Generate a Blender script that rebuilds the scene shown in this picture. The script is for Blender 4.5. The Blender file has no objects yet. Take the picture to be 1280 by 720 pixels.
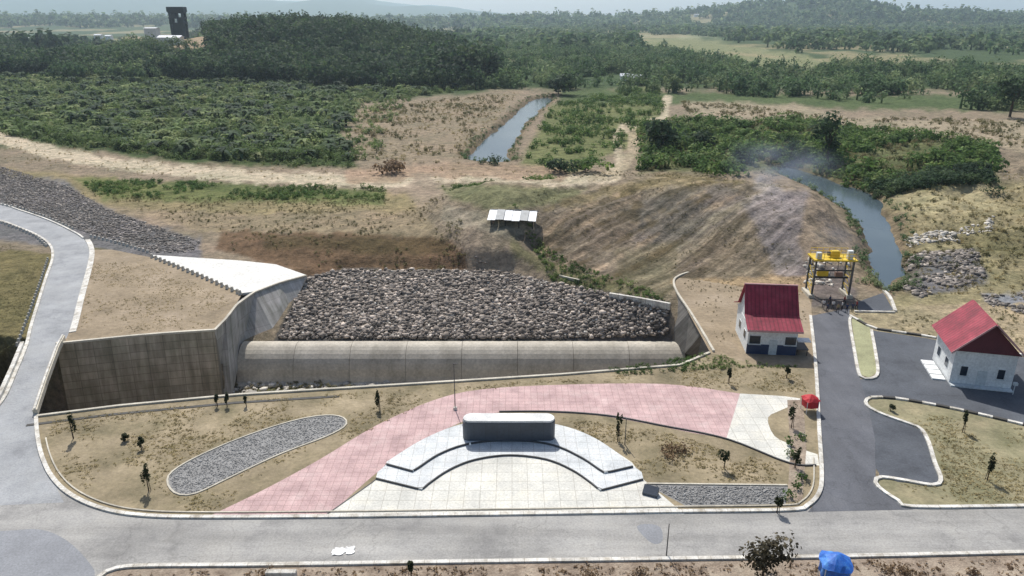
import bpy, bmesh, math, random
import numpy as np
from mathutils import Vector, Matrix
from mathutils.geometry import tessellate_polygon
random.seed(7); rng = np.random.default_rng(7)
R = math.radians
SC = bpy.context.scene
COL = SC.collection

# ------------------------------------------------------------------ camera
H = 45.0; F = 914.0; PITCH = R(20.3)
cam = bpy.data.cameras.new('camera'); camo = bpy.data.objects.new('camera', cam); COL.objects.link(camo)
camo.location = (0, 0, H); camo.rotation_euler = (R(90) - PITCH, 0, 0)
cam.sensor_width = 36; cam.lens = 36 * F / 1280; cam.clip_start = 0.5; cam.clip_end = 80000
SC.camera = camo
# ------------------------------------------------------------------ light
SUN_EL = R(52); SUN_AZ = R(-15)      # azimuth from +Y, negative = to the left
w = bpy.data.worlds.new('World'); SC.world = w; w.use_nodes = True
nt = w.node_tree; bg = nt.nodes['Background']
sky = nt.nodes.new('ShaderNodeTexSky'); sky.sky_type = 'NISHITA'; sky.sun_disc = False
sky.sun_elevation = SUN_EL; sky.sun_rotation = SUN_AZ; sky.air_density = 1.0; sky.dust_density = 2.0
nt.links.new(sky.outputs[0], bg.inputs[0]); bg.inputs[1].default_value = 0.115
sl = bpy.data.lights.new('sun', 'SUN'); sl.energy = 4.5; sl.angle = R(0.6); sl.color = (1.0, 0.965, 0.92)
so = bpy.data.objects.new('sun', sl); COL.objects.link(so)
sd = Vector((math.sin(SUN_AZ) * math.cos(SUN_EL), math.cos(SUN_AZ) * math.cos(SUN_EL), math.sin(SUN_EL)))
so.rotation_euler = sd.to_track_quat('Z', 'Y').to_euler(); so.location = (0, 0, 200)
SC.view_settings.view_transform = 'Standard'; SC.view_settings.look = 'None'
SC.view_settings.exposure = 0.0; SC.view_settings.gamma = 1.0
SC.cycles.volume_step_rate = 1.0; SC.cycles.volume_max_steps = 64; SC.cycles.max_bounces = 5; SC.cycles.volume_bounces = 2

# ------------------------------------------------------------------ plan helpers
CP, SP = math.cos(PITCH), math.sin(PITCH)
def P(px, py, z=0.0):
    """survey point: where the spot seen at (px,py) stands when its height is z"""
    x = (px - 640) / F; u = (360 - py) / F
    d = (x, CP + u * SP, -SP + u * CP)
    t = (z - H) / d[2]
    return Vector((d[0] * t, d[1] * t, z))
def proj(X, Y, Z):
    f = Y * CP - (Z - H) * SP; u = Y * SP + (Z - H) * CP
    f = np.maximum(f, 1e-3)
    return 640 + F * X / f, 360 - F * u / f
def lin(r, g, b):
    f = lambda c: (c / 255 / 12.92) if c / 255 <= .04045 else ((c / 255 + .055) / 1.055) ** 2.4
    return (f(r), f(g), f(b))
def PW(pts, z=0.0): return [P(a[0], a[1], a[2] if len(a) > 2 else z) for a in pts]
def smooth(pts, n=6, closed=False):
    """Catmull-Rom through the survey points"""
    pts = [Vector(p) for p in pts]; out = []; N = len(pts)
    rngi = range(N) if closed else range(N - 1)
    for i in rngi:
        g = (lambda k: pts[k % N]) if closed else (lambda k: pts[max(0, min(N - 1, k))])
        a, b, c, d = g(i - 1), g(i), g(i + 1), g(i + 2)
        for k in range(n):
            t = k / n
            out.append(0.5 * ((2 * b) + (c - a) * t + (2 * a - 5 * b + 4 * c - d) * t * t + (3 * b - a - 3 * c + d) * t ** 3))
    if not closed: out.append(pts[-1])
    return out

# ------------------------------------------------------------------ numpy noise
_perm = rng.random((256, 256))
def vnoise(x, y):
    xi = np.floor(x).astype(np.int64); yi = np.floor(y).astype(np.int64)
    fx = x - xi; fy = y - yi; fx = fx * fx * (3 - 2 * fx); fy = fy * fy * (3 - 2 * fy)
    g = lambda a, b: _perm[a & 255, b & 255]
    return (g(xi, yi) * (1 - fx) * (1 - fy) + g(xi + 1, yi) * fx * (1 - fy) + g(xi, yi + 1) * (1 - fx) * fy + g(xi + 1, yi + 1) * fx * fy) * 2 - 1
def fbm(x, y, o=4):
    s = 0; a = 1; t = 0
    for k in range(o):
        s = s + a * vnoise(x * 2 ** k + 17.3 * k, y * 2 ** k + 5.1 * k); t += a; a *= .5
    return s / t
def sdist(poly, X, Y):
    """signed distance to polygon, negative inside"""
    d2 = np.full(X.shape, 1e18); inside = np.zeros(X.shape, bool)
    n = len(poly)
    for i in range(n):
        x1, y1 = poly[i][0], poly[i][1]; x2, y2 = poly[(i + 1) % n][0], poly[(i + 1) % n][1]
        ex, ey = x2 - x1, y2 - y1; wx, wy = X - x1, Y - y1
        t = np.clip((wx * ex + wy * ey) / max(ex * ex + ey * ey, 1e-9), 0, 1)
        d2 = np.minimum(d2, (wx - ex * t) ** 2 + (wy - ey * t) ** 2)
        c = ((y1 > Y) != (y2 > Y))
        with np.errstate(divide='ignore', invalid='ignore'):
            xi = (x2 - x1) * (Y - y1) / (y2 - y1 if y2 != y1 else 1e-9) + x1
        inside ^= c & (X < xi)
    d = np.sqrt(d2)
    return np.where(inside, -d, d)
def ldist(line, X, Y):
    d2 = np.full(X.shape, 1e18)
    for i in range(len(line) - 1):
        x1, y1 = line[i][0], line[i][1]; x2, y2 = line[i + 1][0], line[i + 1][1]
        ex, ey = x2 - x1, y2 - y1; wx, wy = X - x1, Y - y1
        t = np.clip((wx * ex + wy * ey) / max(ex * ex + ey * ey, 1e-9), 0, 1)
        d2 = np.minimum(d2, (wx - ex * t) ** 2 + (wy - ey * t) ** 2)
    return np.sqrt(d2)
def sst(a, b, x):
    t = np.clip((x - a) / (b - a), 0, 1); return t * t * (3 - 2 * t)

# ------------------------------------------------------------------ materials
def new_mat(name):
    m = bpy.data.materials.new(name); m.use_nodes = True
    return m, m.node_tree, m.node_tree.nodes['Principled BSDF']
def noise_node(t, vec, scale, detail=5, rough=.6):
    n = t.nodes.new('ShaderNodeTexNoise'); n.inputs['Scale'].default_value = scale
    n.inputs['Detail'].default_value = detail; n.inputs['Roughness'].default_value = rough
    t.links.new(vec, n.inputs['Vector']); return n.outputs['Fac']
def ramp(t, fac, stops):
    r = t.nodes.new('ShaderNodeValToRGB'); el = r.color_ramp.elements
    while len(el) < len(stops): el.new(.5)
    for e, (p, c) in zip(el, stops): e.position = p; e.color = (*c, 1) if len(c) == 3 else c
    t.links.new(fac, r.inputs[0]); return r.outputs[0]
def mix(t, mode, fac, a, b):
    m = t.nodes.new('ShaderNodeMix'); m.data_type = 'RGBA'; m.blend_type = mode
    if isinstance(fac, (int, float)): m.inputs[0].default_value = fac
    else: t.links.new(fac, m.inputs[0])
    for k, v in ((6, a), (7, b)):
        if isinstance(v, tuple): m.inputs[k].default_value = (*v, 1) if len(v) == 3 else v
        else: t.links.new(v, m.inputs[k])
    return m.outputs[2]
def bump(t, bs, fac, strength=.5, dist=.05):
    b = t.nodes.new('ShaderNodeBump'); b.inputs['Strength'].default_value = strength; b.inputs['Distance'].default_value = dist
    t.links.new(fac, b.inputs['Height']); t.links.new(b.outputs[0], bs.inputs['Normal'])
def pm(name, cols, scale=1.0, rough=.85, bmp=.3, bdist=.05, fine=9.0, big=.06, bigamt=.35, stretch=None, island=0, metal=0, grid=None, wave=None, cracks=0):
    """procedural surface: three tones mixed by mid noise, worn by a large noise and grained by a fine one"""
    m, t, b = new_mat(name)
    tc = t.nodes.new('ShaderNodeTexCoord'); vec = tc.outputs['Object']
    if stretch:
        mp = t.nodes.new('ShaderNodeMapping'); mp.inputs['Scale'].default_value = stretch
        t.links.new(vec, mp.inputs['Vector']); vec2 = mp.outputs[0]
    else: vec2 = vec
    n1 = noise_node(t, vec2, scale); n2 = noise_node(t, vec, scale * fine, 4, .7); n3 = noise_node(t, vec, scale * big * 3, 3)
    k = len(cols)
    c = ramp(t, n1, [(.3 + .4 * i / max(1, k - 1), cols[i]) for i in range(k)]) if k > 1 else cols[0]
    g = ramp(t, n2, [(.3, (.72, .72, .72)), (.7, (1.22, 1.22, 1.22))])
    c = mix(t, 'MULTIPLY', .8, c, g)
    g2 = ramp(t, n3, [(.3, (1 - bigamt,) * 3), (.7, (1 + bigamt * .6,) * 3)])
    c = mix(t, 'MULTIPLY', 1.0, c, g2)
    if island:
        gi = t.nodes.new('ShaderNodeNewGeometry')
        g3 = ramp(t, gi.outputs['Random Per Island'], [(0, (1 - island,) * 3), (.75, (1 + island * .1,) * 3), (1, (1 + island * 2.2,) * 3)] if name.startswith('stone') else [(0, (1 - island,) * 3), (1, (1 + island,) * 3)])
        c = mix(t, 'MULTIPLY', 1.0, c, g3)
    if cracks:
        vo = t.nodes.new('ShaderNodeTexVoronoi'); vo.feature = 'DISTANCE_TO_EDGE'; vo.inputs['Scale'].default_value = .11
        wn = t.nodes.new('ShaderNodeTexNoise'); wn.inputs['Scale'].default_value = .5; wn.inputs['Detail'].default_value = 6; t.links.new(vec, wn.inputs['Vector'])
        ad = t.nodes.new('ShaderNodeVectorMath'); ad.operation = 'MULTIPLY_ADD'; t.links.new(wn.outputs['Color'], ad.inputs[0]); ad.inputs[1].default_value = (5, 5, 0); t.links.new(vec, ad.inputs[2])
        t.links.new(ad.outputs[0], vo.inputs['Vector'])
        c = mix(t, 'MULTIPLY', cracks, c, ramp(t, vo.outputs['Distance'], [(.0, (.45, .45, .45)), (.012, (1, 1, 1))]))
        sp = noise_node(t, vec, .16, 7, .75); c = mix(t, 'MULTIPLY', 1.0, c, ramp(t, sp, [(.36, (.78, .78, .79)), (.48, (1, 1, 1)), (.62, (1.1, 1.09, 1.07))]))
    if grid:
        br = t.nodes.new('ShaderNodeTexBrick'); br.offset = .5 if grid[2] else 0; br.inputs['Scale'].default_value = 1; br.inputs['Brick Width'].default_value = grid[0]; br.inputs['Row Height'].default_value = grid[1]
        br.inputs['Mortar Size'].default_value = grid[3]; br.inputs['Color1'].default_value = (.95, .95, .95, 1); br.inputs['Color2'].default_value = (1.04, 1.04, 1.03, 1); br.inputs['Mortar'].default_value = (.72, .70, .67, 1)
        t.links.new(vec, br.inputs['Vector']); c = mix(t, 'MULTIPLY', 1.0, c, br.outputs[0])
    if wave:
        wv = t.nodes.new('ShaderNodeTexWave'); wv.bands_direction = wave; wv.inputs['Scale'].default_value = .55; wv.inputs['Distortion'].default_value = .15; t.links.new(vec, wv.inputs['Vector'])
        c = mix(t, 'MULTIPLY', 1.0, c, ramp(t, wv.outputs['Fac'], [(.0, (.62, .6, .6)), (.25, (1, 1, 1)), (1, (1.08, 1.08, 1.08))]))
    t.links.new(c, b.inputs['Base Color'])
    b.inputs['Roughness'].default_value = rough; b.inputs['Metallic'].default_value = metal
    if bmp: bump(t, b, n2, bmp, bdist)
    return m
def sc(c, f): return tuple(min(1, x * f) for x in c)
def tone(r, g, b, v=.18):
    c = lin(r, g, b); return [sc(c, 1 - v), c, sc(c, 1 + v)]

M = {}
M['asphalt_pale'] = pm('asphalt_pale', tone(158, 156, 151, .22), .35, .9, .2, .02, 14, .1, .16, stretch=(.15, 1.2, 1), cracks=.35)
M['asphalt_mid'] = pm('asphalt_mid', tone(156, 158, 159, .12), .35, .9, .2, .02, 14, .1, .12, cracks=.35)
M['asphalt_dark'] = pm('asphalt_dark', tone(96, 98, 103, .16), .4, .9, .2, .02, 14, .1, .2, stretch=(1.2, .15, 1), cracks=.35)
M['asphalt_lot'] = pm('asphalt_lot', tone(84, 88, 94, .16), .3, .9, .2, .02, 14, .1, .18, cracks=.35)
M['kerb_white'] = pm('kerb_white', [lin(168, 160, 144), lin(214, 210, 200), lin(228, 226, 218)], .9, .8, .15, .02, 6, .1, .22, grid=(1.1, 1.1, 0, .04))
M['kerb_black'] = pm('kerb_black', tone(70, 68, 64, .2), .8, .8, .15, .02, 6)
M['coping'] = pm('coping', tone(196, 189, 172, .14), .8, .85, .2, .02, 6)
M['pink_paving'] = pm('pink_paving', [lin(178, 150, 148), lin(198, 167, 164), lin(208, 182, 178)], .5, .9, .2, .02, 12, .2, .18, grid=(.8, .8, 0, .03))
M['cream_paving'] = pm('cream_paving', [lin(200, 199, 190), lin(214, 212, 202), lin(224, 220, 205)], .35, .85, .15, .02, 12, .2, .14, grid=(1.6, 1.6, 0, .035))
M['tier_paving'] = pm('tier_paving', [lin(194, 198, 198), lin(210, 213, 212), lin(220, 221, 218)], .5, .8, .15, .02, 12, .2, .12, grid=(1.2, 1.2, 0, .03))
M['riser_stone'] = pm('riser_stone', tone(75, 75, 75), .8, .7, .1)  # dark grey for the painted step shadow lines and for the path edging
M['dry_lawn'] = pm('dry_lawn', [lin(114, 106, 80), lin(146, 133, 106), lin(166, 151, 124)], .22, 1, .7, .12, 9, .25, .22)
M['dry_lawn_green'] = pm('dry_lawn_green', [lin(112, 110, 80), lin(140, 134, 104), lin(160, 149, 118)], .22, 1, .7, .12, 9, .25, .22)
M['plateau_soil'] = pm('plateau_soil', [lin(132, 118, 96), lin(152, 136, 112), lin(164, 148, 126)], .16, 1, .7, .12, 9, .25, .15)
M['verge_soil'] = pm('verge_soil', [lin(120, 104, 88), lin(160, 144, 126), lin(180, 166, 146)], .5, 1, .9, .15, 8, .2, .25)
M['median_grass'] = pm('median_grass', tone(158, 158, 122, .15), .6, 1, .6, .1, 8)
M['concrete_white'] = pm('concrete_white', tone(222, 220, 212, .07), .25, .85, .2, .03, 8, .3, .1)
M['concrete_weir'] = pm('concrete_weir', [lin(170, 162, 146), lin(190, 182, 166), lin(204, 196, 180)], .3, .85, .2, .03, 8, .3, .12, stretch=(1.0, .5, .5))
M['stone_grey'] = pm('stone_grey', tone(152, 141, 129, .2), .25, .9, .4, .05, 6, .2, .2, island=.6)
M['stone_dark'] = pm('stone_dark', tone(138, 130, 121, .2), .2, .9, .4, .05, 6, .2, .2, island=.5)
M['stone_pale'] = pm('stone_pale', tone(200, 193, 180, .15), .7, .9, .4, .05, 6, .2, .2, island=.3)
M['pebble'] = pm('pebble', tone(142, 141, 138, .15), .9, .9, .4, .05, 6, .2, .12, island=.35)
M['bark'] = pm('bark', tone(80, 64, 50, .25), 3, .95, .5, .02)
M['bark_pale'] = pm('bark_pale', tone(120, 106, 90, .25), 3, .95, .5, .02)
def leafmat(name, c1, c2, c3, scale=.05, isl=.35):
    m = pm(name, [lin(*c1), lin(*c2), lin(*c3)], scale, .75, 0, fine=12, big=.2, bigamt=.3, island=isl)
    t = m.node_tree; b = t.nodes['Principled BSDF']; b.inputs['Specular IOR Level'].default_value = .2
    tr_ = t.nodes.new('ShaderNodeBsdfTranslucent'); mx = t.nodes.new('ShaderNodeMixShader'); mx.inputs[0].default_value = .42
    t.links.new(b.inputs['Base Color'].links[0].from_socket, tr_.inputs[0]); out = t.nodes['Material Output']
    t.links.new(b.outputs[0], mx.inputs[1]); t.links.new(tr_.outputs[0], mx.inputs[2]); t.links.new(mx.outputs[0], out.inputs['Surface'])
    return m
M['leaf_field'] = leafmat('leaf_field', (78, 100, 60), (118, 138, 82), (164, 168, 116), .10)
M['leaf_dark'] = leafmat('leaf_dark', (44, 62, 46), (66, 88, 58), (104, 120, 78), .05)
M['leaf_mid'] = leafmat('leaf_mid', (62, 88, 62), (96, 120, 78), (146, 156, 112), .025)
M['leaf_bush'] = leafmat('leaf_bush', (60, 84, 44), (96, 124, 64), (140, 150, 92), .12)
M['leaf_sapling'] = leafmat('leaf_sapling', (44, 52, 34), (62, 70, 42), (80, 84, 54), 1.0)
M['leaf_dry'] = leafmat('leaf_dry', (96, 78, 60), (130, 108, 84), (158, 136, 104), 1.0)
M['leaf_pale'] = leafmat('leaf_pale', (48, 46, 36), (78, 72, 54), (128, 118, 96), 1.2, .5)
M['straw'] = leafmat('straw', (138, 128, 84), (168, 154, 112), (188, 172, 130), .3, .3)
M['scrub'] = leafmat('scrub', (92, 98, 60), (124, 118, 80), (150, 138, 104), .08, .35)

def wall_mat(name, base, joint=(2.4, 1.2), dark=.55, streak=True):
    """board-marked concrete: vertical pour joints, horizontal lift lines, run-off streaks"""
    m, t, b = new_mat(name)
    tc = t.nodes.new('ShaderNodeTexCoord'); uv = tc.outputs['UV']
    br = t.nodes.new('ShaderNodeTexBrick'); br.offset = 0; br.inputs['Scale'].default_value = 1
    br.inputs['Brick Width'].default_value = joint[0]; br.inputs['Row Height'].default_value = joint[1]
    br.inputs['Mortar Size'].default_value = .05; br.inputs['Mortar Smooth'].default_value = .4
    br.inputs['Color1'].default_value = (*sc(base, .88), 1); br.inputs['Color2'].default_value = (*sc(base, 1.12), 1)
    br.inputs['Mortar'].default_value = (*sc(base, dark), 1)
    t.links.new(uv, br.inputs['Vector'])
    mp = t.nodes.new('ShaderNodeMapping'); mp.inputs['Scale'].default_value = (1.0, .10, 1); t.links.new(uv, mp.inputs[0])
    n = noise_node(t, mp.outputs[0], 1.1, 5, .65); n2 = noise_node(t, uv, .35, 4)
    c = mix(t, 'MULTIPLY', 1, br.outputs[0], ramp(t, n, [(.35, (.62, .60, .56)), (.65, (1.15, 1.13, 1.1))]))
    c = mix(t, 'MULTIPLY', .9, c, ramp(t, n2, [(.35, (.78, .8, .72)), (.65, (1.15, 1.12, 1.1))]))
    t.links.new(c, b.inputs['Base Color']); b.inputs['Roughness'].default_value = .9
    bump(t, b, n, .3, .05)
    return m
M['retaining'] = wall_mat('retaining', lin(176, 167, 152))
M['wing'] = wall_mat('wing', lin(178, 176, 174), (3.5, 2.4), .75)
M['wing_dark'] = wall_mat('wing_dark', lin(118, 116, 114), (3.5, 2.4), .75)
M['tower_dark'] = pm('tower_dark', tone(54, 64, 66, .2), .3, .8, .1)
M['plaster_white'] = pm('plaster_white', tone(226, 228, 226, .05), .5, .8, .1, .02, 6, .3, .08)
M['plaster_grey'] = pm('plaster_grey', tone(200, 206, 206, .06), .5, .8, .1, .02, 6, .3, .08)
M['navy_shade'] = pm('navy_shade', tone(44, 62, 94, .12), .5, .5, .1)  # shade colour for the foot of house 1
for nm_, ax_ in (('roof_red', 'X'), ('roof_red_deep', 'Y')):
    M[nm_] = pm(nm_, [lin(118, 34, 50), lin(146, 44, 62), lin(164, 66, 80)], .5, .7, .3, .03, 5, .4, .2, wave=ax_)
M['roof_trim'] = pm('roof_trim', tone(196, 150, 150, .1), .8, .8, 0)
M['gable_brown'] = pm('gable_brown', tone(96, 44, 52, .15), .8, .8, .2)
M['glass_dark'] = pm('glass_dark', tone(40, 52, 66, .15), .5, .15, 0)
M['wood_door'] = pm('wood_door', tone(92, 66, 48, .15), .8, .6, .1)
M['stone_black'] = pm('stone_black', tone(62, 72, 84, .12), .4, .45, .1)
M['stone_panel'] = pm('stone_panel', tone(62, 72, 84, .12), .4, .45, .1, grid=(1.3, 60, 0, .03))
M['metal_grey'] = pm('metal_grey', tone(90, 92, 94, .1), 1, .5, .1, metal=.5)
M['metal_dark'] = pm('metal_dark', tone(46, 46, 48, .2), 1, .6, .1)
M['yellow_paint'] = pm('yellow_paint', tone(222, 188, 40, .12), .8, .5, .1)
M['rubber'] = pm('rubber', tone(40, 40, 40, .2), 2, .9, .3)
M['red_cloth'] = pm('red_cloth', tone(190, 34, 44, .18), 1.5, .7, .3, .04)
M['blue_tarp'] = pm('blue_tarp', [lin(20, 80, 170), lin(36, 110, 205), lin(90, 160, 225)], 1.5, .5, .5, .06)
M['sheet_white'] = pm('sheet_white', tone(236, 236, 232, .05), 1, .7, .2)
M['tin_roof'] = pm('tin_roof', [lin(176, 182, 190), lin(214, 218, 222), lin(230, 232, 232)], .5, .5, .4, .05, 5, .4, .1, stretch=(4, .3, .3))
M['tin_worn'] = pm('tin_worn', tone(168, 172, 172, .2), .8, .6, .4)
M['tin_rust'] = pm('tin_rust', tone(150, 118, 100, .2), .5, .7, .4)
M['skin'] = pm('skin', tone(140, 100, 76, .05), 1, .6, 0)
M['hair'] = pm('hair', tone(28, 24, 22, .1), 1, .6, 0)
for k, c in dict(shirt_white=(225, 222, 216), shirt_navy=(44, 54, 84), shirt_red=(150, 54, 48), shirt_khaki=(150, 134, 96), trousers=(40, 42, 52)).items():
    M[k] = pm(k, tone(*c, .08), 2, .85, .1)
# water
m, t, b = new_mat('river_water'); tc = t.nodes.new('ShaderNodeTexCoord')
n = noise_node(t, tc.outputs['Object'], .5, 4); n0 = noise_node(t, tc.outputs['Object'], .03, 3)
t.links.new(ramp(t, n0, [(.35, lin(64, 78, 86)), (.65, lin(82, 94, 98))]), b.inputs['Base Color'])
b.inputs['Roughness'].default_value = .16; b.inputs['IOR'].default_value = 1.33; bump(t, b, n, .12, .05); M['water'] = m
# terrain
m, t, b = new_mat('terrain'); at = t.nodes.new('ShaderNodeAttribute'); at.attribute_name = 'tone'
tc = t.nodes.new('ShaderNodeTexCoord'); v = tc.outputs['Object']
n1 = noise_node(t, v, .35, 8, .7); n2 = noise_node(t, v, .05, 6, .65); n3 = noise_node(t, v, 1.3, 7, .8)
c = mix(t, 'MULTIPLY', 1, at.outputs['Color'], ramp(t, n1, [(.34, (.58, .60, .58)), (.5, (1, 1, 1)), (.66, (1.34, 1.32, 1.28))]))
c = mix(t, 'MULTIPLY', 1, c, ramp(t, n2, [(.3, (.76, .82, .74)), (.7, (1.2, 1.15, 1.12))]))
c = mix(t, 'MULTIPLY', .8, c, ramp(t, n3, [(.36, (.62, .62, .6)), (.64, (1.34, 1.33, 1.3))]))
mp = t.nodes.new('ShaderNodeMapping'); mp.inputs['Rotation'].default_value = (0, 0, -R(44)); mp2 = t.nodes.new('ShaderNodeMapping'); mp2.inputs['Scale'].default_value = (.035, .85, .1)
t.links.new(v, mp.inputs[0]); t.links.new(mp.outputs[0], mp2.inputs[0]); n4 = noise_node(t, mp2.outputs[0], 1.0, 9, .72)
c = mix(t, 'MULTIPLY', at.outputs['Alpha'], c, ramp(t, n4, [(.34, (.50, .48, .45)), (.47, (.86, .85, .82)), (.53, (1.04, 1.03, 1.02)), (.66, (1.42, 1.40, 1.38))]))
t.links.new(c, b.inputs['Base Color']); b.inputs['Roughness'].default_value = 1; b.inputs['Specular IOR Level'].default_value = .1
bump(t, b, n1, 1.0, .9); M['terrain'] = m

# ------------------------------------------------------------------ object helpers
def tag(o, label=None, cat=None, group=None, kind=None):
    if label: o['label'] = label
    if cat: o['category'] = cat
    if group: o['group'] = group
    if kind: o['kind'] = kind
    return o
def empty(name, loc, rz=0, label=None, cat=None, group=None):
    o = bpy.data.objects.new(name, None); COL.objects.link(o); o.location = loc; o.rotation_euler = (0, 0, rz)
    o.empty_display_size = .5
    return tag(o, label, cat, group)
def link(name, me, mats, parent=None, loc=(0, 0, 0), rz=0):
    o = bpy.data.objects.new(name, me); COL.objects.link(o)
    if not isinstance(mats, (list, tuple)): mats = [mats]
    if not me.materials:
        for mm in mats: me.materials.append(M[mm] if isinstance(mm, str) else mm)
    o.parent = parent; o.location = loc; o.rotation_euler = (0, 0, rz)
    return o
def copy_tree(o, parent=None):
    c = o.copy(); COL.objects.link(c); c.parent = parent
    for ch in [x for x in bpy.data.objects if x.parent == o]: copy_tree(ch, c)
    return c
class MB:
    def __init__(s): s.bm = bmesh.new()
    def box(s, c, d, rz=0, mi=0, bev=0, top=None):
        r = bmesh.ops.create_cube(s.bm, size=1); vs = r['verts']
        for v in vs:
            k = top if (top is not None and v.co.z > 0) else 1
            v.co = Vector((v.co.x * d[0] * k, v.co.y * d[1] * k, v.co.z * d[2]))
        if bev:
            es = list({e for v in vs for e in v.link_edges})
            r = bmesh.ops.bevel(s.bm, geom=es, offset=bev, segments=2, affect='EDGES'); vs = list({v for f in r['faces'] for v in f.verts} | {v for v in vs if v.is_valid})
        mtx = Matrix.Translation(c) @ Matrix.Rotation(rz, 4, 'Z')
        bmesh.ops.transform(s.bm, matrix=mtx, verts=vs)
        for f in {f for v in vs for f in v.link_faces}: f.material_index = mi
        return s
    def tube(s, a, b, r1, r2=None, n=8, mi=0):
        a = Vector(a); b = Vector(b); r2 = r1 if r2 is None else r2; d = (b - a)
        q = d.to_track_quat('Z', 'Y').to_matrix(); ra = []; rb = []
        for k in range(n):
            an = 2 * math.pi * k / n; u = Vector((math.cos(an), math.sin(an), 0))
            ra.append(s.bm.verts.new(a + q @ (u * r1))); rb.append(s.bm.verts.new(b + q @ (u * r2)))
        fs = [s.bm.faces.new((ra[k], ra[(k + 1) % n], rb[(k + 1) % n], rb[k])) for k in range(n)]
        fs += [s.bm.faces.new(ra[::-1]), s.bm.faces.new(rb)]
        for f in fs: f.material_index = mi
        return s
    def poly(s, pts, mi=0):
        f = s.bm.faces.new([s.bm.verts.new(p) for p in pts]); f.material_index = mi; return s
    def prism(s, pts, z0, z1, mi=0, side=None):
        side = mi if side is None else side; n = len(pts)
        a = [s.bm.verts.new((p[0], p[1], z0)) for p in pts]; b = [s.bm.verts.new((p[0], p[1], z1)) for p in pts]
        f1 = s.bm.faces.new(a[::-1]); f2 = s.bm.faces.new(b); f1.material_index = f2.material_index = mi
        for k in range(n):
            f = s.bm.faces.new((a[k], a[(k + 1) % n], b[(k + 1) % n], b[k])); f.material_index = side
        return s
    def extr(s, prof, y0, y1, mi=0):
        """profile in x,z extruded along y"""
        n = len(prof); a = [s.bm.verts.new((p[0], y0, p[1])) for p in prof]; b = [s.bm.verts.new((p[0], y1, p[1])) for p in prof]
        fs = [s.bm.faces.new(a), s.bm.faces.new(b[::-1])]
        for k in range(n): fs.append(s.bm.faces.new((a[(k + 1) % n], a[k], b[k], b[(k + 1) % n])))
        for f in fs: f.material_index = mi
        return s
    def build(s, name, mats, parent=None, loc=(0, 0, 0), rz=0, smooth_=False):
        bmesh.ops.recalc_face_normals(s.bm, faces=s.bm.faces)
        me = bpy.data.meshes.new(name); s.bm.to_mesh(me); s.bm.free()
        if smooth_: me.polygons.foreach_set('use_smooth', [True] * len(me.polygons))
        return link(name, me, mats, parent, loc, rz)
def sheet(name, pts, z, mat, kind='structure', label=None, cat=None):
    bm = bmesh.new(); vs = [bm.verts.new((p[0], p[1], z)) for p in pts]
    f = bm.faces.new(vs); f.normal_update()
    if f.normal.z < 0: f.normal_flip()
    bmesh.ops.triangulate(bm, faces=[f])
    me = bpy.data.meshes.new(name); bm.to_mesh(me); bm.free()
    o = link(name, me, mat); return tag(o, label, cat, None, kind)
def offs(line, o, closed=False):
    out = []; n = len(line)
    for i in range(n):
        a = line[(i - 1) % n] if (closed or i > 0) else line[i]; b = line[(i + 1) % n] if (closed or i < n - 1) else line[i]
        d = Vector((b[0] - a[0], b[1] - a[1])); d = d.normalized() if d.length else Vector((1, 0))
        out.append(Vector((line[i][0] - d.y * o, line[i][1] + d.x * o, 0)))
    return out
def resample(line, step, closed=False):
    pts = [Vector((p[0], p[1], 0)) for p in line] + ([Vector((line[0][0], line[0][1], 0))] if closed else [])
    out = [pts[0]]; acc = 0
    for a, b in zip(pts, pts[1:]):
        L = (b - a).length; s = step - acc
        while s <= L: out.append(a.lerp(b, s / L)); s += step
        acc = (acc + L) % step if L else acc
    if (out[-1] - pts[-1]).length > step * .3 and not closed: out.append(pts[-1])
    return out
def kerb(name, line, width=.35, h=.16, mats='kerb_white', closed=False, striped=0, side=0, z0=-.02, kind='structure', label=None, cat=None):
    """raised strip along a surveyed line; striped = alternate painted blocks"""
    line = resample(line, striped or .8, closed)
    A = offs(line, side + width / 2, closed); B = offs(line, side - width / 2, closed); n = len(line)
    bm = bmesh.new(); rows = []
    for a, b in zip(A, B):
        rows.append([bm.verts.new((a.x, a.y, z0)), bm.verts.new((a.x, a.y, h)), bm.verts.new((b.x, b.y, h)), bm.verts.new((b.x, b.y, z0))])
    for i in range(n if closed else n - 1):
        r, q = rows[i], rows[(i + 1) % n]
        for k in range(3):
            f = bm.faces.new((r[k], r[k + 1], q[k + 1], q[k])); f.material_index = (i % 2) if striped else 0
    if not closed:
        bm.faces.new(rows[0]); bm.faces.new(rows[-1][::-1])
    bmesh.ops.recalc_face_normals(bm, faces=bm.faces)
    me = bpy.data.meshes.new(name); bm.to_mesh(me); bm.free()
    o = link(name, me, [mats, 'kerb_black'] if striped else mats); return tag(o, label, cat, None, kind)
def np_mesh(name, V, faces, mat, smooth_=False):
    """V (n,3); faces (m,k) all k-gons"""
    me = bpy.data.meshes.new(name); k = faces.shape[1]
    me.vertices.add(len(V)); me.vertices.foreach_set('co', V.astype(np.float32).ravel())
    me.loops.add(faces.size); me.loops.foreach_set('vertex_index', faces.astype(np.int32).ravel())
    me.polygons.add(len(faces)); me.polygons.foreach_set('loop_start', np.arange(0, faces.size, k, dtype=np.int32))
    me.polygons.foreach_set('loop_total', np.full(len(faces), k, np.int32))
    if smooth_: me.polygons.foreach_set('use_smooth', np.ones(len(faces), bool))
    me.update(calc_edges=True)
    for mm in (mat if isinstance(mat, (list, tuple)) else [mat]): me.materials.append(M[mm])
    return me

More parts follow.
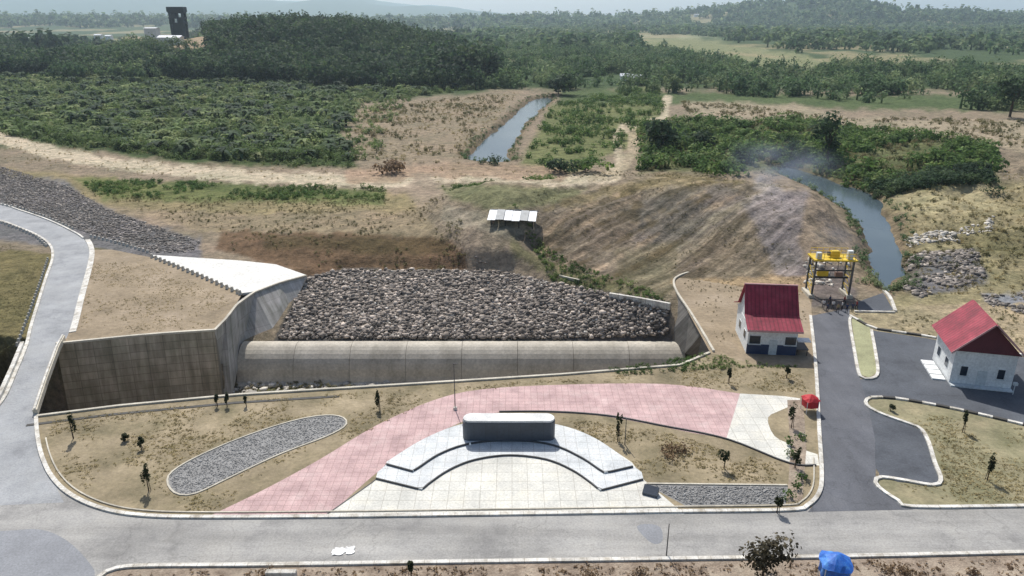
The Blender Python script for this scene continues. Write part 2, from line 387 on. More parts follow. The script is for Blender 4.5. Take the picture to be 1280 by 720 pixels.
# ================================================================== TERRAIN
# plan outlines of the dug and raised ground
ROCK_BACK = PW([(383, 347), (430, 337), (575, 338), (640, 342), (700, 355), (762, 366), (838, 379)], -1.0)
ROCK_FRONT = PW([(834, 415, -5), (853, 436, -6.3), (302, 436, -6.3), (345, 425, -6), (362, 385, -3.2)])
ROCK = [(p.x, p.y) for p in ROCK_BACK + ROCK_FRONT]
ROCKH = [(p.x, p.y) for p in ROCK_BACK + ROCK_FRONT[:3]] + [(p.x, p.y) for p in PW([(272, 450, -6), (268, 414), (282, 400), (296, 382), (318, 366), (350, 354), (383, 345)])]
FLAT = [(p.x, p.y) for p in PW([(-300, 215), (0, 252), (60, 270), (115, 288), (190, 314), (300, 322), (385, 342), (300, 420), (60, 440), (-300, 560)])]
CUT = [(p.x, p.y) for p in PW([(552, 276), (640, 284), (640, 330), (618, 338), (578, 318)], 1.0)]
weir_y = (P(640, 434, -6.2)).y
NEAR = PW([(46, 521), (150, 508), (300, 494), (430, 486), (560, 478), (700, 469), (850, 457), (888, 441)])
LEFTW = PW([(78, 430), (170, 421), (270, 414)])
TROUGH = [(p.x, p.y) for p in NEAR] + [(P(855, 436, -6.5).x + 3.0, weir_y - 1), (P(855, 436, -6.5).x, weir_y + 1), (P(300, 436, -6.5).x, weir_y + 1)] + [(p.x, p.y) for p in reversed(LEFTW)]
TROUGH += [(p[0] - 14, p[1] + 3) for p in [(LEFTW[0].x, LEFTW[0].y)]] + [(NEAR[0].x - 14, NEAR[0].y + 3)]
RIV1 = [(p.x, p.y) for p in smooth(PW([(586, 201), (592, 188), (608, 173), (632, 154), (650, 136), (664, 126), (684, 122), (690, 126), (672, 142), (655, 160), (641, 180), (634, 194), (640, 204), (612, 206)], -1.6), 4, True)]
RIV2 = [(p.x, p.y) for p in smooth(PW([(960, 203), (985, 208), (1035, 224), (1082, 240), (1106, 262), (1124, 300), (1128, 335), (1120, 362), (1106, 370), (1092, 350), (1083, 318), (1071, 285), (1055, 262), (1015, 240), (975, 217)], -1.6), 4, True)]
MOUND = [(p.x, p.y) for p in [P(690, 250, 5), P(760, 230, 8), P(830, 224, 9), (P(895, 232, 8.5)), P(950, 252, 6)]]
def height(X, Y):
    X = np.asarray(X, float); Y = np.asarray(Y, float)
    D = np.hypot(X, Y)
    amp = sst(135, 200, Y) * .5 + sst(200, 600, Y) * 1.5
    z = fbm(X / 40, Y / 40, 4) * amp + sst(600, 2500, D) * fbm(X / 350 + 3, Y / 350, 4) * 14
    z += sst(128, 150, Y) * fbm(X / 5, Y / 5, 3) * .22
    # bank above the riprap basin
    s = 1 - np.clip(np.abs(X + 28) / 34, 0, 1) ** 3
    z += 2.2 * s * sst(134, 146, Y) * (1 - sst(165, 200, Y))
    # the scraped mound
    dm = ldist(MOUND, X, Y)
    mz = 8.5 * (1 - sst(3, 42, dm + 3 * fbm(X / 12, Y / 12, 3)))
    a = R(44); s1 = X * math.cos(a) + Y * math.sin(a); s2 = -X * math.sin(a) + Y * math.cos(a)
    rid = fbm(s1 / 30, s2 / 1.9, 4) * .6 + fbm(X / 2.2, Y / 2.2, 3) * .35 + fbm(X / 9, Y / 7, 3) * .6
    z += mz + rid * 1.3 * np.clip(mz / 3, 0, 1)
    # right bank hummocks
    k = sst(62, 75, X) * sst(118, 135, Y) * (1 - sst(240, 300, Y))
    z += k * (3.2 * fbm(X / 12 + 9, Y / 8, 5) + .7)
    # wooded ridge on the left and the rolling hills behind
    z += 29 * np.exp(-(((X + 205) / 160) ** 2 + ((Y - 760) / 150) ** 2) ** 1.3)
    z += 14 * np.exp(-(((X + 430) / 260) ** 2 + ((Y - 950) / 220) ** 2))
    def hill(cx, cy, rx, ry, h, e=1.0): return h * np.exp(-((((X - cx) / rx) ** 2 + ((Y - cy) / ry) ** 2) ** e))
    z += hill(1330, 3500, 420, 500, 62) + hill(1750, 3900, 700, 600, 42) + hill(900, 3900, 900, 500, 34) + hill(1450, 3600, 150, 300, 14)
    z += hill(-1800, 3600, 900, 600, 30) + hill(-100, 3800, 700, 500, 22) + hill(2600, 3300, 900, 600, 26)
    far = sst(8000, 11500, Y)
    rg = .55 + .45 * fbm(X / 1500 + 4, Y / 9000, 4)
    left = 1 - sst(-2500, 1200, X)
    z += far * (90 * rg * .6 + 560 * rg * left * (1 - .35 * sst(-7000, -2500, X) ) + 250 * rg * sst(7500, 11500, X) * .7)
    z *= sst(0, 8, sdist(FLAT, X, Y))
    z += 1.9 * (1 - sst(-1.5, 1.5 + 3.5 * sst(-14, 0, X) + 3 * sst(136, 150, Y), sdist(CUT, X, Y) + 2.2 * fbm(X / 5, Y / 5, 4)))
    # river beds
    for rp in (RIV1, RIV2):
        d = sdist(rp, X, Y) + 2.2 * fbm(X / 7, Y / 9, 4) - .5
        z = z * sst(0, 12, d) + (-3.2) * (1 - sst(-4, 2.5, d))
    # spillway basin
    d = sdist(ROCKH, X, Y)
    yb = np.interp(X, [p.x for p in ROCK_BACK], [p.y for p in ROCK_BACK]); yf = weir_y + 2
    zr = -6.3 + 5.3 * np.clip((Y - yf) / (yb - yf), 0, 1) ** .85
    z = np.where(d < 3.5, zr + (z - zr) * sst(0, 3.5, d), z)
    d = sdist(TROUGH, X, Y)
    z = np.where(d < .6, np.minimum(z, -11.5 + 11.5 * sst(0, .6, d)), z)
    return z

tmax = 1.15; NC = 660
ds = [22.0]
while ds[-1] < 17500:
    d = ds[-1]; ds.append(d + min(max(d * d / 20565, .45), d * .0125, 400))
ds = np.array(ds); ts = np.linspace(-tmax, tmax, NC)
X = (ds[:, None] * ts[None, :]).ravel(); Y = np.repeat(ds, NC)
Z = height(X, Y)
px, py = proj(X, Y, Z)
# natural ground tones by place (soil, grass, gravel)
jx = px + 9 * fbm(X / (Y * .03), Y / (Y * .03 + Y * Y * .0004), 4); 
jit = 5 * fbm(X / 3.5, Y / 6, 4) * np.clip(150 / Y, .4, 1) + 4 * fbm(px / 14, py / 7, 3)
Ccol = np.tile(np.array(lin(140, 127, 112)), (len(X), 1))
def paint(poly, rgb, soft=5, amt=1.0, line=None):
    global Ccol
    d = (ldist(poly, px, py) - line) if line else sdist(poly, px, py)
    a = (1 - sst(-soft / 2, soft / 2, d + jit)) * amt
    Ccol = Ccol * (1 - a[:, None]) + np.array(lin(*rgb)) * a[:, None]
big = 3000
paint([(-big, -400), (big, -400), (big, 112), (600, 112), (600, 120), (-big, 120)], (72, 88, 60), 10)
paint([(-big, 60), (620, 60), (620, 112), (450, 128), (436, 165), (445, 208), (250, 206), (90, 186), (-big, 160)], (70, 84, 52), 8)
paint([(445, 135), (600, 118), (655, 112), (620, 150), (575, 205), (440, 200), (425, 165)], (142, 129, 112), 6)
paint([(690, 130), (820, 104), (835, 150), (775, 190), (700, 222), (650, 205)], (112, 116, 80), 10)
paint([(700, 112), (1000, 118), (1240, 118), (1300, 140), (860, 132), (700, 125)], (84, 98, 66), 8)
paint([(800, 150), (1000, 150), (1240, 180), (1250, 230), (1120, 250), (1000, 215), (800, 215)], (104, 108, 76), 12)
paint([(850, 126), (1000, 131), (1060, 147), (1180, 150), (1400, 152), (1400, 195), (1230, 185), (1050, 160), (860, 143)], (156, 144, 126), 6)
paint([(795, 46), (860, 46), (990, 66), (1060, 84), (940, 88), (880, 72), (800, 66)], (142, 142, 108), 6, .7)
paint([(520, 44), (700, 40), (900, 46), (700, 48), (520, 52)], (150, 152, 124), 3, .6)
tanp = sst(.10, .28, fbm(X / 130 + 7, Y / 210 + 2, 4)) * sst(620, 900, Y) * (1 - sst(3500, 5500, Y)) * .75
Ccol = Ccol * (1 - tanp[:, None]) + np.array(lin(150, 140, 112)) * tanp[:, None]
paint([(150, 46), (262, 44), (262, 60), (150, 62)], (160, 142, 122), 3)
# embankment / flats left of centre
paint([(-200, 200), (60, 214), (260, 236), (500, 240), (560, 256), (560, 300), (280, 290), (90, 250)], (142, 130, 102), 8)
paint([(90, 222), (300, 230), (480, 238), (480, 256), (300, 252), (130, 250)], (104, 112, 70), 7, .85)
paint([(160, 226), (320, 231), (470, 240), (470, 250), (300, 242)], (78, 92, 54), 6, .6)
paint([(545, 232), (640, 230), (740, 236), (700, 254), (640, 262), (560, 252)], (110, 116, 82), 8, .7)
paint([(100, 258), (300, 268), (560, 262), (580, 300), (300, 292)], (144, 130, 112), 8, .8)
paint([(-200, 196), (80, 226), (130, 262), (250, 300), (250, 330), (180, 322), (-200, 280)], (116, 114, 118), 8)
paint([(278, 288), (420, 290), (575, 300), (590, 345), (380, 345), (270, 310)], (112, 92, 74), 6)
paint([(330, 292), (560, 300), (560, 318), (330, 310)], (92, 80, 58), 6, .7)
# haul roads
paint([(-200, 140), (0, 172), (60, 190), (160, 208), (330, 222), (470, 228), (600, 220), (700, 226), (768, 222)], (190, 177, 158), 4, 1, 7.5)
paint([(440, 222), (560, 212), (700, 218)], (160, 138, 120), 6, .9, 9)
paint([(756, 222), (774, 206), (772, 188), (768, 172), (780, 160), (804, 154), (830, 148), (834, 125)], (184, 172, 152), 3, 1, 5)
paint([(740, 224), (770, 216), (792, 190), (792, 166)], (172, 158, 138), 4, .8, 6)
paint([(776, 196), (768, 172), (790, 155)], (170, 158, 138), 3, .9, 4)
paint([(530, 236), (548, 262), (575, 285), (600, 305), (625, 325)], (148, 134, 120), 8, .8, 20)
paint([(560, 268), (620, 282), (655, 290)], (158, 148, 134), 6, .8, 10)
# the mound, scraped in bands
mm = [(650, 300), (680, 262), (760, 234), (830, 216), (900, 222), (950, 236), (1005, 270), (1000, 345), (850, 352), (838, 375), (760, 362), (690, 335)]
paint(mm, (124, 113, 102), 6)
a_ = R(44); s1 = X * math.cos(a_) + Y * math.sin(a_); s2 = -X * math.sin(a_) + Y * math.cos(a_)
bands = fbm(s1 / 34 + 5, s2 / 1.3 + 2, 4) + .35 * fbm(X / 4, Y / 4, 3)
dmm = sdist(mm, px, py); am = (1 - sst(-6, 6, dmm + jit)); SCR = am * .85 + .12 * sst(130, 140, Y) * (1 - sst(250, 400, Y)) * (1 - am)
for th, rgb in ((.10, (104, 94, 80)), (.25, (158, 144, 128))):
    a = am * sst(th - .12, th + .1, bands if rgb[0] > 120 else -bands) * .9
    Ccol = Ccol * (1 - a[:, None]) + np.array(lin(*rgb)) * a[:, None]
paint([(640, 300), (690, 328), (770, 352), (840, 372), (760, 366), (690, 348), (640, 318)], (104, 106, 70), 6, .6)
paint([(680, 262), (760, 232), (840, 216), (930, 228), (840, 232), (760, 248)], (134, 122, 88), 6, .6)
paint([(800, 250), (900, 232), (950, 250), (870, 300), (790, 310)], (124, 116, 112), 10, .7)
paint([(770, 310), (850, 300), (840, 370), (770, 362)], (112, 106, 84), 10, .5)
for ln_ in ([(700, 335), (760, 300), (830, 262), (880, 240)], [(735, 345), (800, 306), (870, 268), (925, 242)], [(672, 318), (720, 285), (790, 250), (840, 232)], [(668, 300), (712, 268), (770, 243)]): paint(ln_, (170, 150, 130), 4, .7, 1.5)
for ln_ in ([(708, 340), (768, 305), (838, 267), (888, 245)], [(760, 350), (820, 318), (880, 282), (940, 250)], [(680, 322), (730, 290), (800, 255)]): paint(ln_, (98, 86, 66), 4, .75, 2)
paint([(850, 310), (900, 270), (960, 240), (1000, 258)], (150, 140, 126), 3, .8, 3)
paint([(1008, 345), (1000, 310), (994, 275), (975, 245), (950, 232)], (158, 150, 146), 5, .9, 8)
paint([(990, 265), (1045, 270), (1075, 330), (1000, 330), (985, 300)], (152, 136, 120), 8)
paint([(900, 290), (960, 262), (1000, 300), (960, 345), (880, 350)], (138, 126, 110), 10, .6)
paint([(930, 255), (965, 235), (1010, 240), (1000, 300), (1010, 360), (980, 360)], (136, 130, 132), 10, .8)
# right bank
paint([(1128, 240), (1500, 200), (1500, 470), (1100, 420), (1110, 380), (1135, 340)], (150, 140, 112), 8)
paint([(1100, 245), (1230, 240), (1250, 262), (1110, 268)], (168, 158, 128), 6, .9)
paint([(1130, 320), (1220, 310), (1235, 352), (1150, 372), (1125, 362)], (116, 114, 118), 8)
paint([(1228, 368), (1400, 360), (1400, 410), (1250, 402)], (136, 138, 146), 6)
paint([(1200, 280), (1300, 290), (1300, 330), (1200, 310)], (112, 108, 80), 8, .7)
paint([(1000, 330), (1060, 330), (1075, 390), (1000, 385)], (112, 104, 104), 6, .9)
# near flats
paint([(-big, 275), (70, 315), (95, 300), (300, 365), (270, 415), (90, 430), (20, 500), (-big, 500)], (116, 108, 78), 4)
paint([(842, 350), (1015, 345), (1015, 465), (890, 440)], (160, 140, 114), 4)
paint([(1060, 385), (1500, 370), (1500, 470), (1100, 425)], (166, 152, 128), 4)
paint([(-big, 706), (big, 690), (big, 3000), (-big, 3000)], (150, 136, 118), 3)
# basins
paint([(300, 440), (900, 430), (900, 480), (300, 500)], (92, 92, 62), 4, .9)
dr = sdist(ROCK, X, Y); a = (dr < .3).astype(float)
Ccol = Ccol * (1 - a[:, None]) + np.array(lin(92, 88, 86)) * a[:, None]
dr = np.minimum(sdist(RIV1, X, Y), sdist(RIV2, X, Y)); a = (1 - sst(1, 5, dr)) * .6
Ccol = Ccol * (1 - a[:, None]) + np.array(lin(104, 92, 72)) * a[:, None]
nr = len(ds); idx = np.arange(nr * NC).reshape(nr, NC)
Fq = np.stack([idx[:-1, :-1], idx[:-1, 1:], idx[1:, 1:], idx[1:, :-1]], -1).reshape(-1, 4)
me = np_mesh('ground', np.stack([X, Y, Z], 1), Fq, 'terrain', True)
ca = me.color_attributes.new('tone', 'FLOAT_COLOR', 'POINT')
ca.data.foreach_set('color', np.concatenate([np.clip(Ccol, 0, 1), SCR[:, None]], 1).astype(np.float32).ravel())
g = bpy.data.objects.new('ground', me); COL.objects.link(g); tag(g, kind='structure')
def gz(x, y): return float(height(np.array([x]), np.array([y]))[0])
_T = np.geomspace(40, 17000, 2600)
def PG(a, b):
    """survey point on the ground surface seen at (a,b)"""
    x = (a - 640) / F; u = (360 - b) / F; dy = CP + u * SP; dz = -SP + u * CP
    y = _T; X_ = x * y / dy; Z_ = H + dz * y / dy; h_ = height(X_, y); k = np.argmax(Z_ < h_)
    if k == 0: k = -1
    return Vector((X_[k], y[k], h_[k]))

# water
for poly in (RIV1, RIV2):
    xs = [p[0] for p in poly]; ys = [p[1] for p in poly]
    sheet('river', [(min(xs) - 5, min(ys) - 2), (max(xs) + 5, min(ys) - 2), (max(xs) + 5, max(ys) + 6), (min(xs) - 5, max(ys) + 6)], -1.6, 'water')

# ================================================================== ROADS, PAVING, LAWNS
inner = [(45, 518), (47, 545), (53, 572), (66, 598), (90, 620), (130, 637), (180, 645), (260, 647), (420, 646), (640, 643), (840, 640), (985, 638), (1010, 632), (1024, 616), (1027, 592), (1024, 540), (1021, 480), (1018, 440), (1013, 395)]
inner_w = smooth(PW(inner), 5)
rightk = [(1400, 631), (1280, 633), (1142, 634), (1122, 626), (1102, 613), (1094, 604), (1100, 597), (1130, 601), (1166, 607), (1176, 600), (1168, 578), (1160, 552), (1150, 536), (1130, 528), (1100, 517), (1084, 508), (1083, 500), (1096, 497), (1130, 500), (1200, 513), (1290, 534), (1420, 565)]
right_w = smooth(PW(rightk), 5)
bottom = [(108, 800), (112, 745), (122, 724), (142, 712), (180, 708), (300, 707), (440, 705), (640, 702), (860, 699), (1060, 696), (1280, 691), (1420, 688)]
bottom_w = smooth(PW(bottom), 5)
leftk = [(-160, 700), (-60, 560), (-20, 525), (4, 500), (20, 465), (33, 433), (40, 405), (57, 350), (66, 322), (62, 306), (46, 294), (25, 285), (0, 276), (-60, 262), (-200, 240)]
left_w = smooth(PW(leftk), 5)
lr = [(45, 518), (58, 478), (72, 440), (86, 416), (98, 372), (110, 328), (111, 311), (104, 298), (90, 289), (60, 275), (25, 263), (0, 255), (-60, 243), (-200, 222)]
lr_w = smooth(PW(lr), 5)
main = list(inner_w[:inner_w.index(min(inner_w, key=lambda p: (p - P(1027, 592)).length))]) 
# carriageway sheets
sheet('main_road', PW([(-200, 640)]) + [p for p in inner_w if p.y < P(0, 600).y + 0 and p.x < P(1005, 634).x] + PW([(1030, 633), (1100, 634)]) + [P(1420, 631)] + list(reversed(bottom_w)) + PW([(-260, 800)]), .004, 'asphalt_pale')
lp = [p for p in left_w if p.y > P(0, 560).y - 20]
sheet('approach_road', PW([(-200, 641)]) + left_w[8:] + list(reversed(lr_w)) + [p for p in inner_w if p.x < P(66, 598).x and p.y >= P(66, 599).y] + PW([(80, 628)]), .008, 'asphalt_mid')
sheet('side_road', [p for p in inner_w if p.x > P(1000, 634).x and p.y > P(1024, 617).y] + PW([(1062, 385), (1062, 400), (1074, 470), (1086, 510), (1096, 560), (1094, 604), (1102, 613), (1130, 632), (1142, 637), (1010, 640), (1018, 630)]), .012, 'asphalt_dark')
sheet('parking_lot', PW([(1086, 474), (1096, 468), (1090, 413), (1160, 423), (1240, 440), (1420, 470), (1420, 566), (1290, 535), (1200, 514), (1130, 501), (1096, 498), (1084, 500), (1084, 508), (1100, 518), (1130, 529), (1150, 537), (1160, 553), (1168, 579), (1176, 601), (1166, 608), (1130, 602), (1100, 598), (1092, 560), (1082, 510), (1070, 474)]), .008, 'asphalt_lot')
sheet('side_apron', PW([(1070, 378), (1104, 366), (1117, 388), (1074, 390)]), .008, 'asphalt_lot')
M['asphalt_worn'] = pm('asphalt_worn', tone(142, 144, 147, .12), .35, .9, .2, .02, 14, .1, .15)
sheet('asphalt_patch', smooth(PW([(-160, 672), (0, 664), (50, 662), (84, 676), (112, 704), (118, 724), (100, 780), (-180, 800)]), 4, True), .010, 'asphalt_worn')
sheet('asphalt_patch', smooth(PW([(1094, 562), (1100, 545), (1146, 546), (1158, 572), (1166, 604), (1102, 596)]), 3, True), .016, 'asphalt_lot')
sheet('asphalt_patch', smooth(PW([(796, 658), (812, 655), (826, 660), (828, 676), (818, 680), (806, 672)]), 3, True), .010, 'asphalt_worn')
# lawns and soil sheets
lawn_pts = [p for p in NEAR] + PW([(930, 452), (1000, 459), (1016, 462)]) + list(reversed([p for p in inner_w if p.y < P(1019, 462).y]))
sheet('lawn', lawn_pts, .004, 'dry_lawn')
sheet('lawn', [Vector((p.x, p.y, 0)) for p in right_w], .004, 'dry_lawn_green')
plate = PW([(78, 430), (86, 415), (98, 372), (110, 328), (112, 312), (140, 312), (190, 322), (250, 345), (302, 368), (290, 390), (270, 414), (170, 421)])
sheet('plateau', plate, .003, 'plateau_soil')
sheet('house_yard', PW([(846, 364), (842, 352), (862, 340), (1000, 345), (1014, 380), (1017, 440), (1017, 462), (1000, 460), (930, 453), (888, 441)]), .002, 'plateau_soil')
sheet('road_verge', [p - Vector((0, .1, 0)) for p in bottom_w[4:]] + PW([(1420, 900), (108, 900)]), .003, 'verge_soil')
sheet('median', PW([(1064, 398), (1076, 397), (1090, 413), (1096, 466), (1086, 472), (1074, 468)]), .02, 'median_grass')
# paving of the plaza
pink = smooth(PW([(262, 645), (330, 612), (400, 574), (470, 532), (540, 501), (600, 487), (700, 481), (830, 480), (925, 492)]), 4) + PW([(908, 548)]) + smooth(PW([(870, 542), (760, 521), (690, 516), (620, 516), (560, 535), (485, 580), (410, 645)]), 4)
sheet('pink_path', pink, .008, 'pink_paving')
sheet('cream_path', smooth(PW([(925, 492), (1000, 498), (978, 512), (960, 522), (968, 545), (990, 556), (1004, 562), (1022, 568)]), 3) + PW([(1024, 582), (985, 578), (908, 548)]), .012, 'cream_paving')
plaza = PW([(406, 646), (470, 600), (483, 582)]) + smooth(PW([(530, 550), (580, 531), (640, 525), (700, 533), (745, 550), (790, 578)]), 4) + PW([(805, 600), (856, 643)])
sheet('plaza', plaza, .016, 'cream_paving')
Z1, Z2 = .20, .40
arc1 = PW([(470, 597), (527, 611)], Z1) + smooth(PW([(535, 604), (560, 587), (592, 574), (636, 568), (682, 573), (716, 587), (742, 605)], Z1), 6) + PW([(750, 612), (804, 598)], Z1)
arc2 = PW([(483, 579), (516, 588)], Z2) + smooth(PW([(525, 582), (550, 566), (585, 554), (638, 549), (690, 555), (725, 570), (748, 585)], Z2), 6) + PW([(756, 590), (791, 582)], Z2)
back = smooth(PW([(791, 580), (745, 548), (700, 531), (640, 523), (580, 529), (530, 548), (483, 577)], Z2), 5)
def steps(name, front, bk, z0, z1):
    mb = MB(); mb.prism([(p.x, p.y) for p in front] + [(p.x, p.y) for p in bk], z0, z1, 0, 0); return tag(mb.build(name, ['tier_paving']), kind='structure')
o = steps('plaza_step', arc1, [p + Vector((0, .0, 0)) for p in PW([(802, 590)], Z1)] + back[1:-1] + PW([(472, 590)], Z1), -.05, Z1)
o = steps('plaza_step', arc2, [p - Vector((0, .05, 0)) for p in back], Z1 - .05, Z2)
for ar in (arc1, arc2):      # dark strip painting the shadow line under the lip of each step
    zz = ar[0].z
    kerb('step_shade', offs([Vector((p.x, p.y, 0)) for p in ar], .0), .12, zz + .006, 'riser_stone', z0=zz - .19)
gravel = smooth(PW([(210, 606), (214, 591), (245, 572), (300, 548), (360, 528), (400, 520), (426, 521), (433, 531), (410, 545), (350, 568), (290, 596), (245, 617), (222, 618)]), 4, True)
sheet('gravel_bed', gravel, .010, 'pebble')
kerb('gravel_edging', gravel, .18, .10, 'coping', True)
gstrip = PW([(808, 606), (985, 608), (982, 630), (856, 632)])
sheet('gravel_strip', gstrip, .010, 'pebble'); kerb('gravel_edging', PW([(808, 605), (985, 607)]), .2, .12, 'coping')
sheet('planting_bed', PW([(984, 500), (1004, 500), (1008, 560), (1003, 625), (984, 628), (988, 560)]), .018, 'verge_soil')
# kerbs
kerb('kerb', inner_w, .42, .18, 'kerb_white', side=0)
kerb('kerb', offs(inner_w[6:-18], .75), .14, .12, 'coping')
kerb('kerb', bottom_w, .40, .18, 'kerb_white')
kerb('kerb', [p for p in right_w[:-22]], .40, .18, 'kerb_white')
kerb('kerb', [p for p in right_w[-23:]], .42, .22, 'kerb_white', striped=1.5)
kerb('kerb', smooth(PW([(1064, 396), (1062, 404), (1068, 440), (1073, 466), (1078, 473), (1088, 474), (1097, 467), (1094, 440), (1089, 413)]), 4), .4, .2, 'kerb_white')
kerb('kerb', PW([(1062, 395), (1090, 411), (1160, 421), (1240, 438), (1420, 468)]), .45, .25, 'kerb_white', striped=2.0)
kerb('kerb', smooth(PW([(1104, 364), (1112, 372), (1119, 390)]), 4), .5, .3, 'kerb_white')
kerb('kerb', PW([(1068, 390), (1119, 391)]), .35, .25, 'kerb_white')
kerb('kerb', left_w[10:], .45, .22, 'kerb_white')
kerb('gutter', [p for p in lr_w if P(86, 417).y < p.y < P(105, 299).y], .95, .12, 'kerb_white', side=-.5)
kerb('kerb', [p for p in lr_w if p.y >= P(105, 300).y], .4, .22, 'kerb_white')
kerb('path_edging', smooth(PW([(624, 515), (690, 515), (760, 520), (830, 533), (908, 549), (985, 579), (1020, 582)]), 4), .16, .16, 'riser_stone')
kerb('path_edging', PW([(406, 645), (470, 600), (483, 580)]), .10, .06, 'riser_stone')

# ================================================================== SPILLWAY
def loft(name, top, bot, mat, thick=.6, label=None, cat=None, parent=None, kind=None):
    """retaining wall: visible face from bottom line to top line, given thickness behind, uv in metres"""
    bm = bmesh.new(); uvl = bm.loops.layers.uv.new('UVMap'); n = len(top); L = [0]
    for i in range(1, n): L.append(L[-1] + (Vector(top[i]) - Vector(top[i - 1])).length)
    cols = []
    for i in range(n):
        a = Vector(bot[i]); b = Vector(top[i]); e = Vector(top[min(i + 1, n - 1)]) - Vector(top[max(i - 1, 0)])
        nrm = Vector((-e.y, e.x, 0)).normalized() * thick
        cols.append([bm.verts.new(a), bm.verts.new(b), bm.verts.new(b + nrm), bm.verts.new(Vector((b.x, b.y, a.z)) + nrm)])
    for i in range(n - 1):
        for k in range(3):
            f = bm.faces.new((cols[i][k], cols[i][k + 1], cols[i + 1][k + 1], cols[i + 1][k]))
            hts = [0, (Vector(top[i]) - Vector(bot[i])).length, (Vector(top[i]) - Vector(bot[i])).length + thick, 0]
            vals = [(L[i], hts[k]), (L[i], hts[k + 1]), (L[i + 1], hts[k + 1]), (L[i + 1], hts[k])]
            for lp_, uvv in zip(f.loops, vals): lp_[uvl].uv = uvv
    bm.faces.new(cols[0]); bm.faces.new(cols[-1][::-1])
    bmesh.ops.recalc_face_normals(bm, faces=bm.faces)
    me = bpy.data.meshes.new(name); bm.to_mesh(me); bm.free()
    return tag(link(name, me, mat, parent), label, cat, None, kind)
sw = empty('retaining_wall', P(170, 421), 0, 'long stained concrete retaining wall beside the left road, dropping into the spillway trough', 'wall')
def under(o, parent):
    o.parent = parent; o.matrix_parent_inverse = Matrix.Translation(-Vector(parent.location)); return o
topl = PW([(70, 431), (120, 426), (170, 421), (220, 417), (268, 414)], .0)
wl = loft('wall_face', topl, [(p.x, p.y - .8, -12) for p in topl], 'retaining', .7); under(wl, sw)
under(kerb('coping', topl, .45, .30, 'coping', z0=.005, kind=None, side=.1), sw)
ww = empty('wing_wall', P(300, 375), 0, 'curved grey concrete wing wall under the white slab, left of the rock basin', 'wall')
tw = PW([(268, 414), (282, 400), (296, 382), (318, 366), (350, 354), (383, 345)])
bw = PW([(272, 500, -11.5), (290, 498, -11.5), (302, 437, -7.2), (348, 424, -6.6), (366, 386, -4.0), (386, 350, -1.6)])
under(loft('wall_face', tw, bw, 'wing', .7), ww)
under(kerb('coping', tw, .4, .25, 'coping', z0=.005, kind=None), ww)
rw = empty('wing_wall', P(868, 400), 0, 'dark sloping concrete wing wall at the right end of the rock basin', 'wall')
tr = PW([(892, 440), (878, 416), (862, 390), (846, 366), (842, 352)])
br_ = PW([(872, 446, -6), (856, 442, -6.5), (833, 420, -6.2), (836, 392, -3.8), (839, 380, -1.8)])
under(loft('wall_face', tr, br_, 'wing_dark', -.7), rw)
under(kerb('coping', smooth(tr + PW([(850, 345), (866, 340)]), 3), .35, .30, 'coping', z0=.006, kind=None), rw)
# near edge wall
ne = empty('trough_wall', NEAR[3], 0, 'low pale coped wall along the near edge of the spillway trough', 'wall')
nn = [Vector((p.x, p.y, .0)) for p in NEAR]
under(loft('wall_face', nn, [(p.x, p.y, -12) for p in nn], 'retaining', -.5), ne)
under(kerb('coping', nn, .38, .22, 'coping', z0=.005, kind=None), ne)
kerb('drain_channel', [Vector((p.x, p.y - 2.0, 0)) for p in NEAR[:4]], .5, .06, 'kerb_black')
# weir: ogee profile swept along x
xa, xb = P(300, 432, -6).x, P(855, 432, -6).x
prof = [(2.2, -7.6), (2.2, -6.25), (1.9, -6.05), (1.4, -6.0), (.9, -6.0), (.4, -6.06), (0, -6.18), (-.6, -6.5), (-1.2, -6.95), (-1.8, -7.55), (-2.3, -8.25), (-2.7, -9.1), (-3.0, -10.2), (-3.4, -11.1), (-4.2, -11.35), (-4.2, -12), (2.2, -12)]
yw = weir_y + .2
we = empty('weir', ((xa + xb) / 2, yw, -6), 0, 'long low rounded concrete weir along the front of the rock basin', 'weir')
nseg = 8
for k in range(nseg):
    a = xa + (xb - xa) * k / nseg + .03; b_ = xa + (xb - xa) * (k + 1) / nseg - .03
    bm = bmesh.new()
    A = [bm.verts.new((a, yw + p[0], p[1])) for p in prof]; B = [bm.verts.new((b_, yw + p[0], p[1])) for p in prof]; n = len(prof)
    bm.faces.new(A); bm.faces.new(B[::-1])
    for i in range(n): bm.faces.new((A[(i + 1) % n], A[i], B[i], B[(i + 1) % n]))
    bmesh.ops.recalc_face_normals(bm, faces=bm.faces)
    me = bpy.data.meshes.new('weir_block'); bm.to_mesh(me); bm.free()
    under(link('weir_block', me, 'concrete_weir'), we)
# bridge parapet where the left road crosses the trough
bp = empty('bridge_parapet', P(60, 470), 0, 'pale concrete parapet where the left road crosses the spillway trough', 'parapet')
under(kerb('parapet_wall', PW([(45, 519), (58, 479), (73, 438), (80, 425)]), .5, .75, 'coping', kind=None), bp)
under(kerb('parapet_rail', PW([(45, 519), (58, 479), (73, 438), (80, 425)]), .22, .95, 'kerb_white', z0=.752, kind=None), bp)
bp2 = empty('bridge_parapet', P(15, 470), 0, 'pale parapet on the outer left edge of the bridge on the left road', 'parapet')
under(kerb('parapet_wall', PW([(-8, 520), (6, 494), (20, 462), (32, 432)]), .5, .7, 'kerb_white', kind=None, side=.3), bp2)
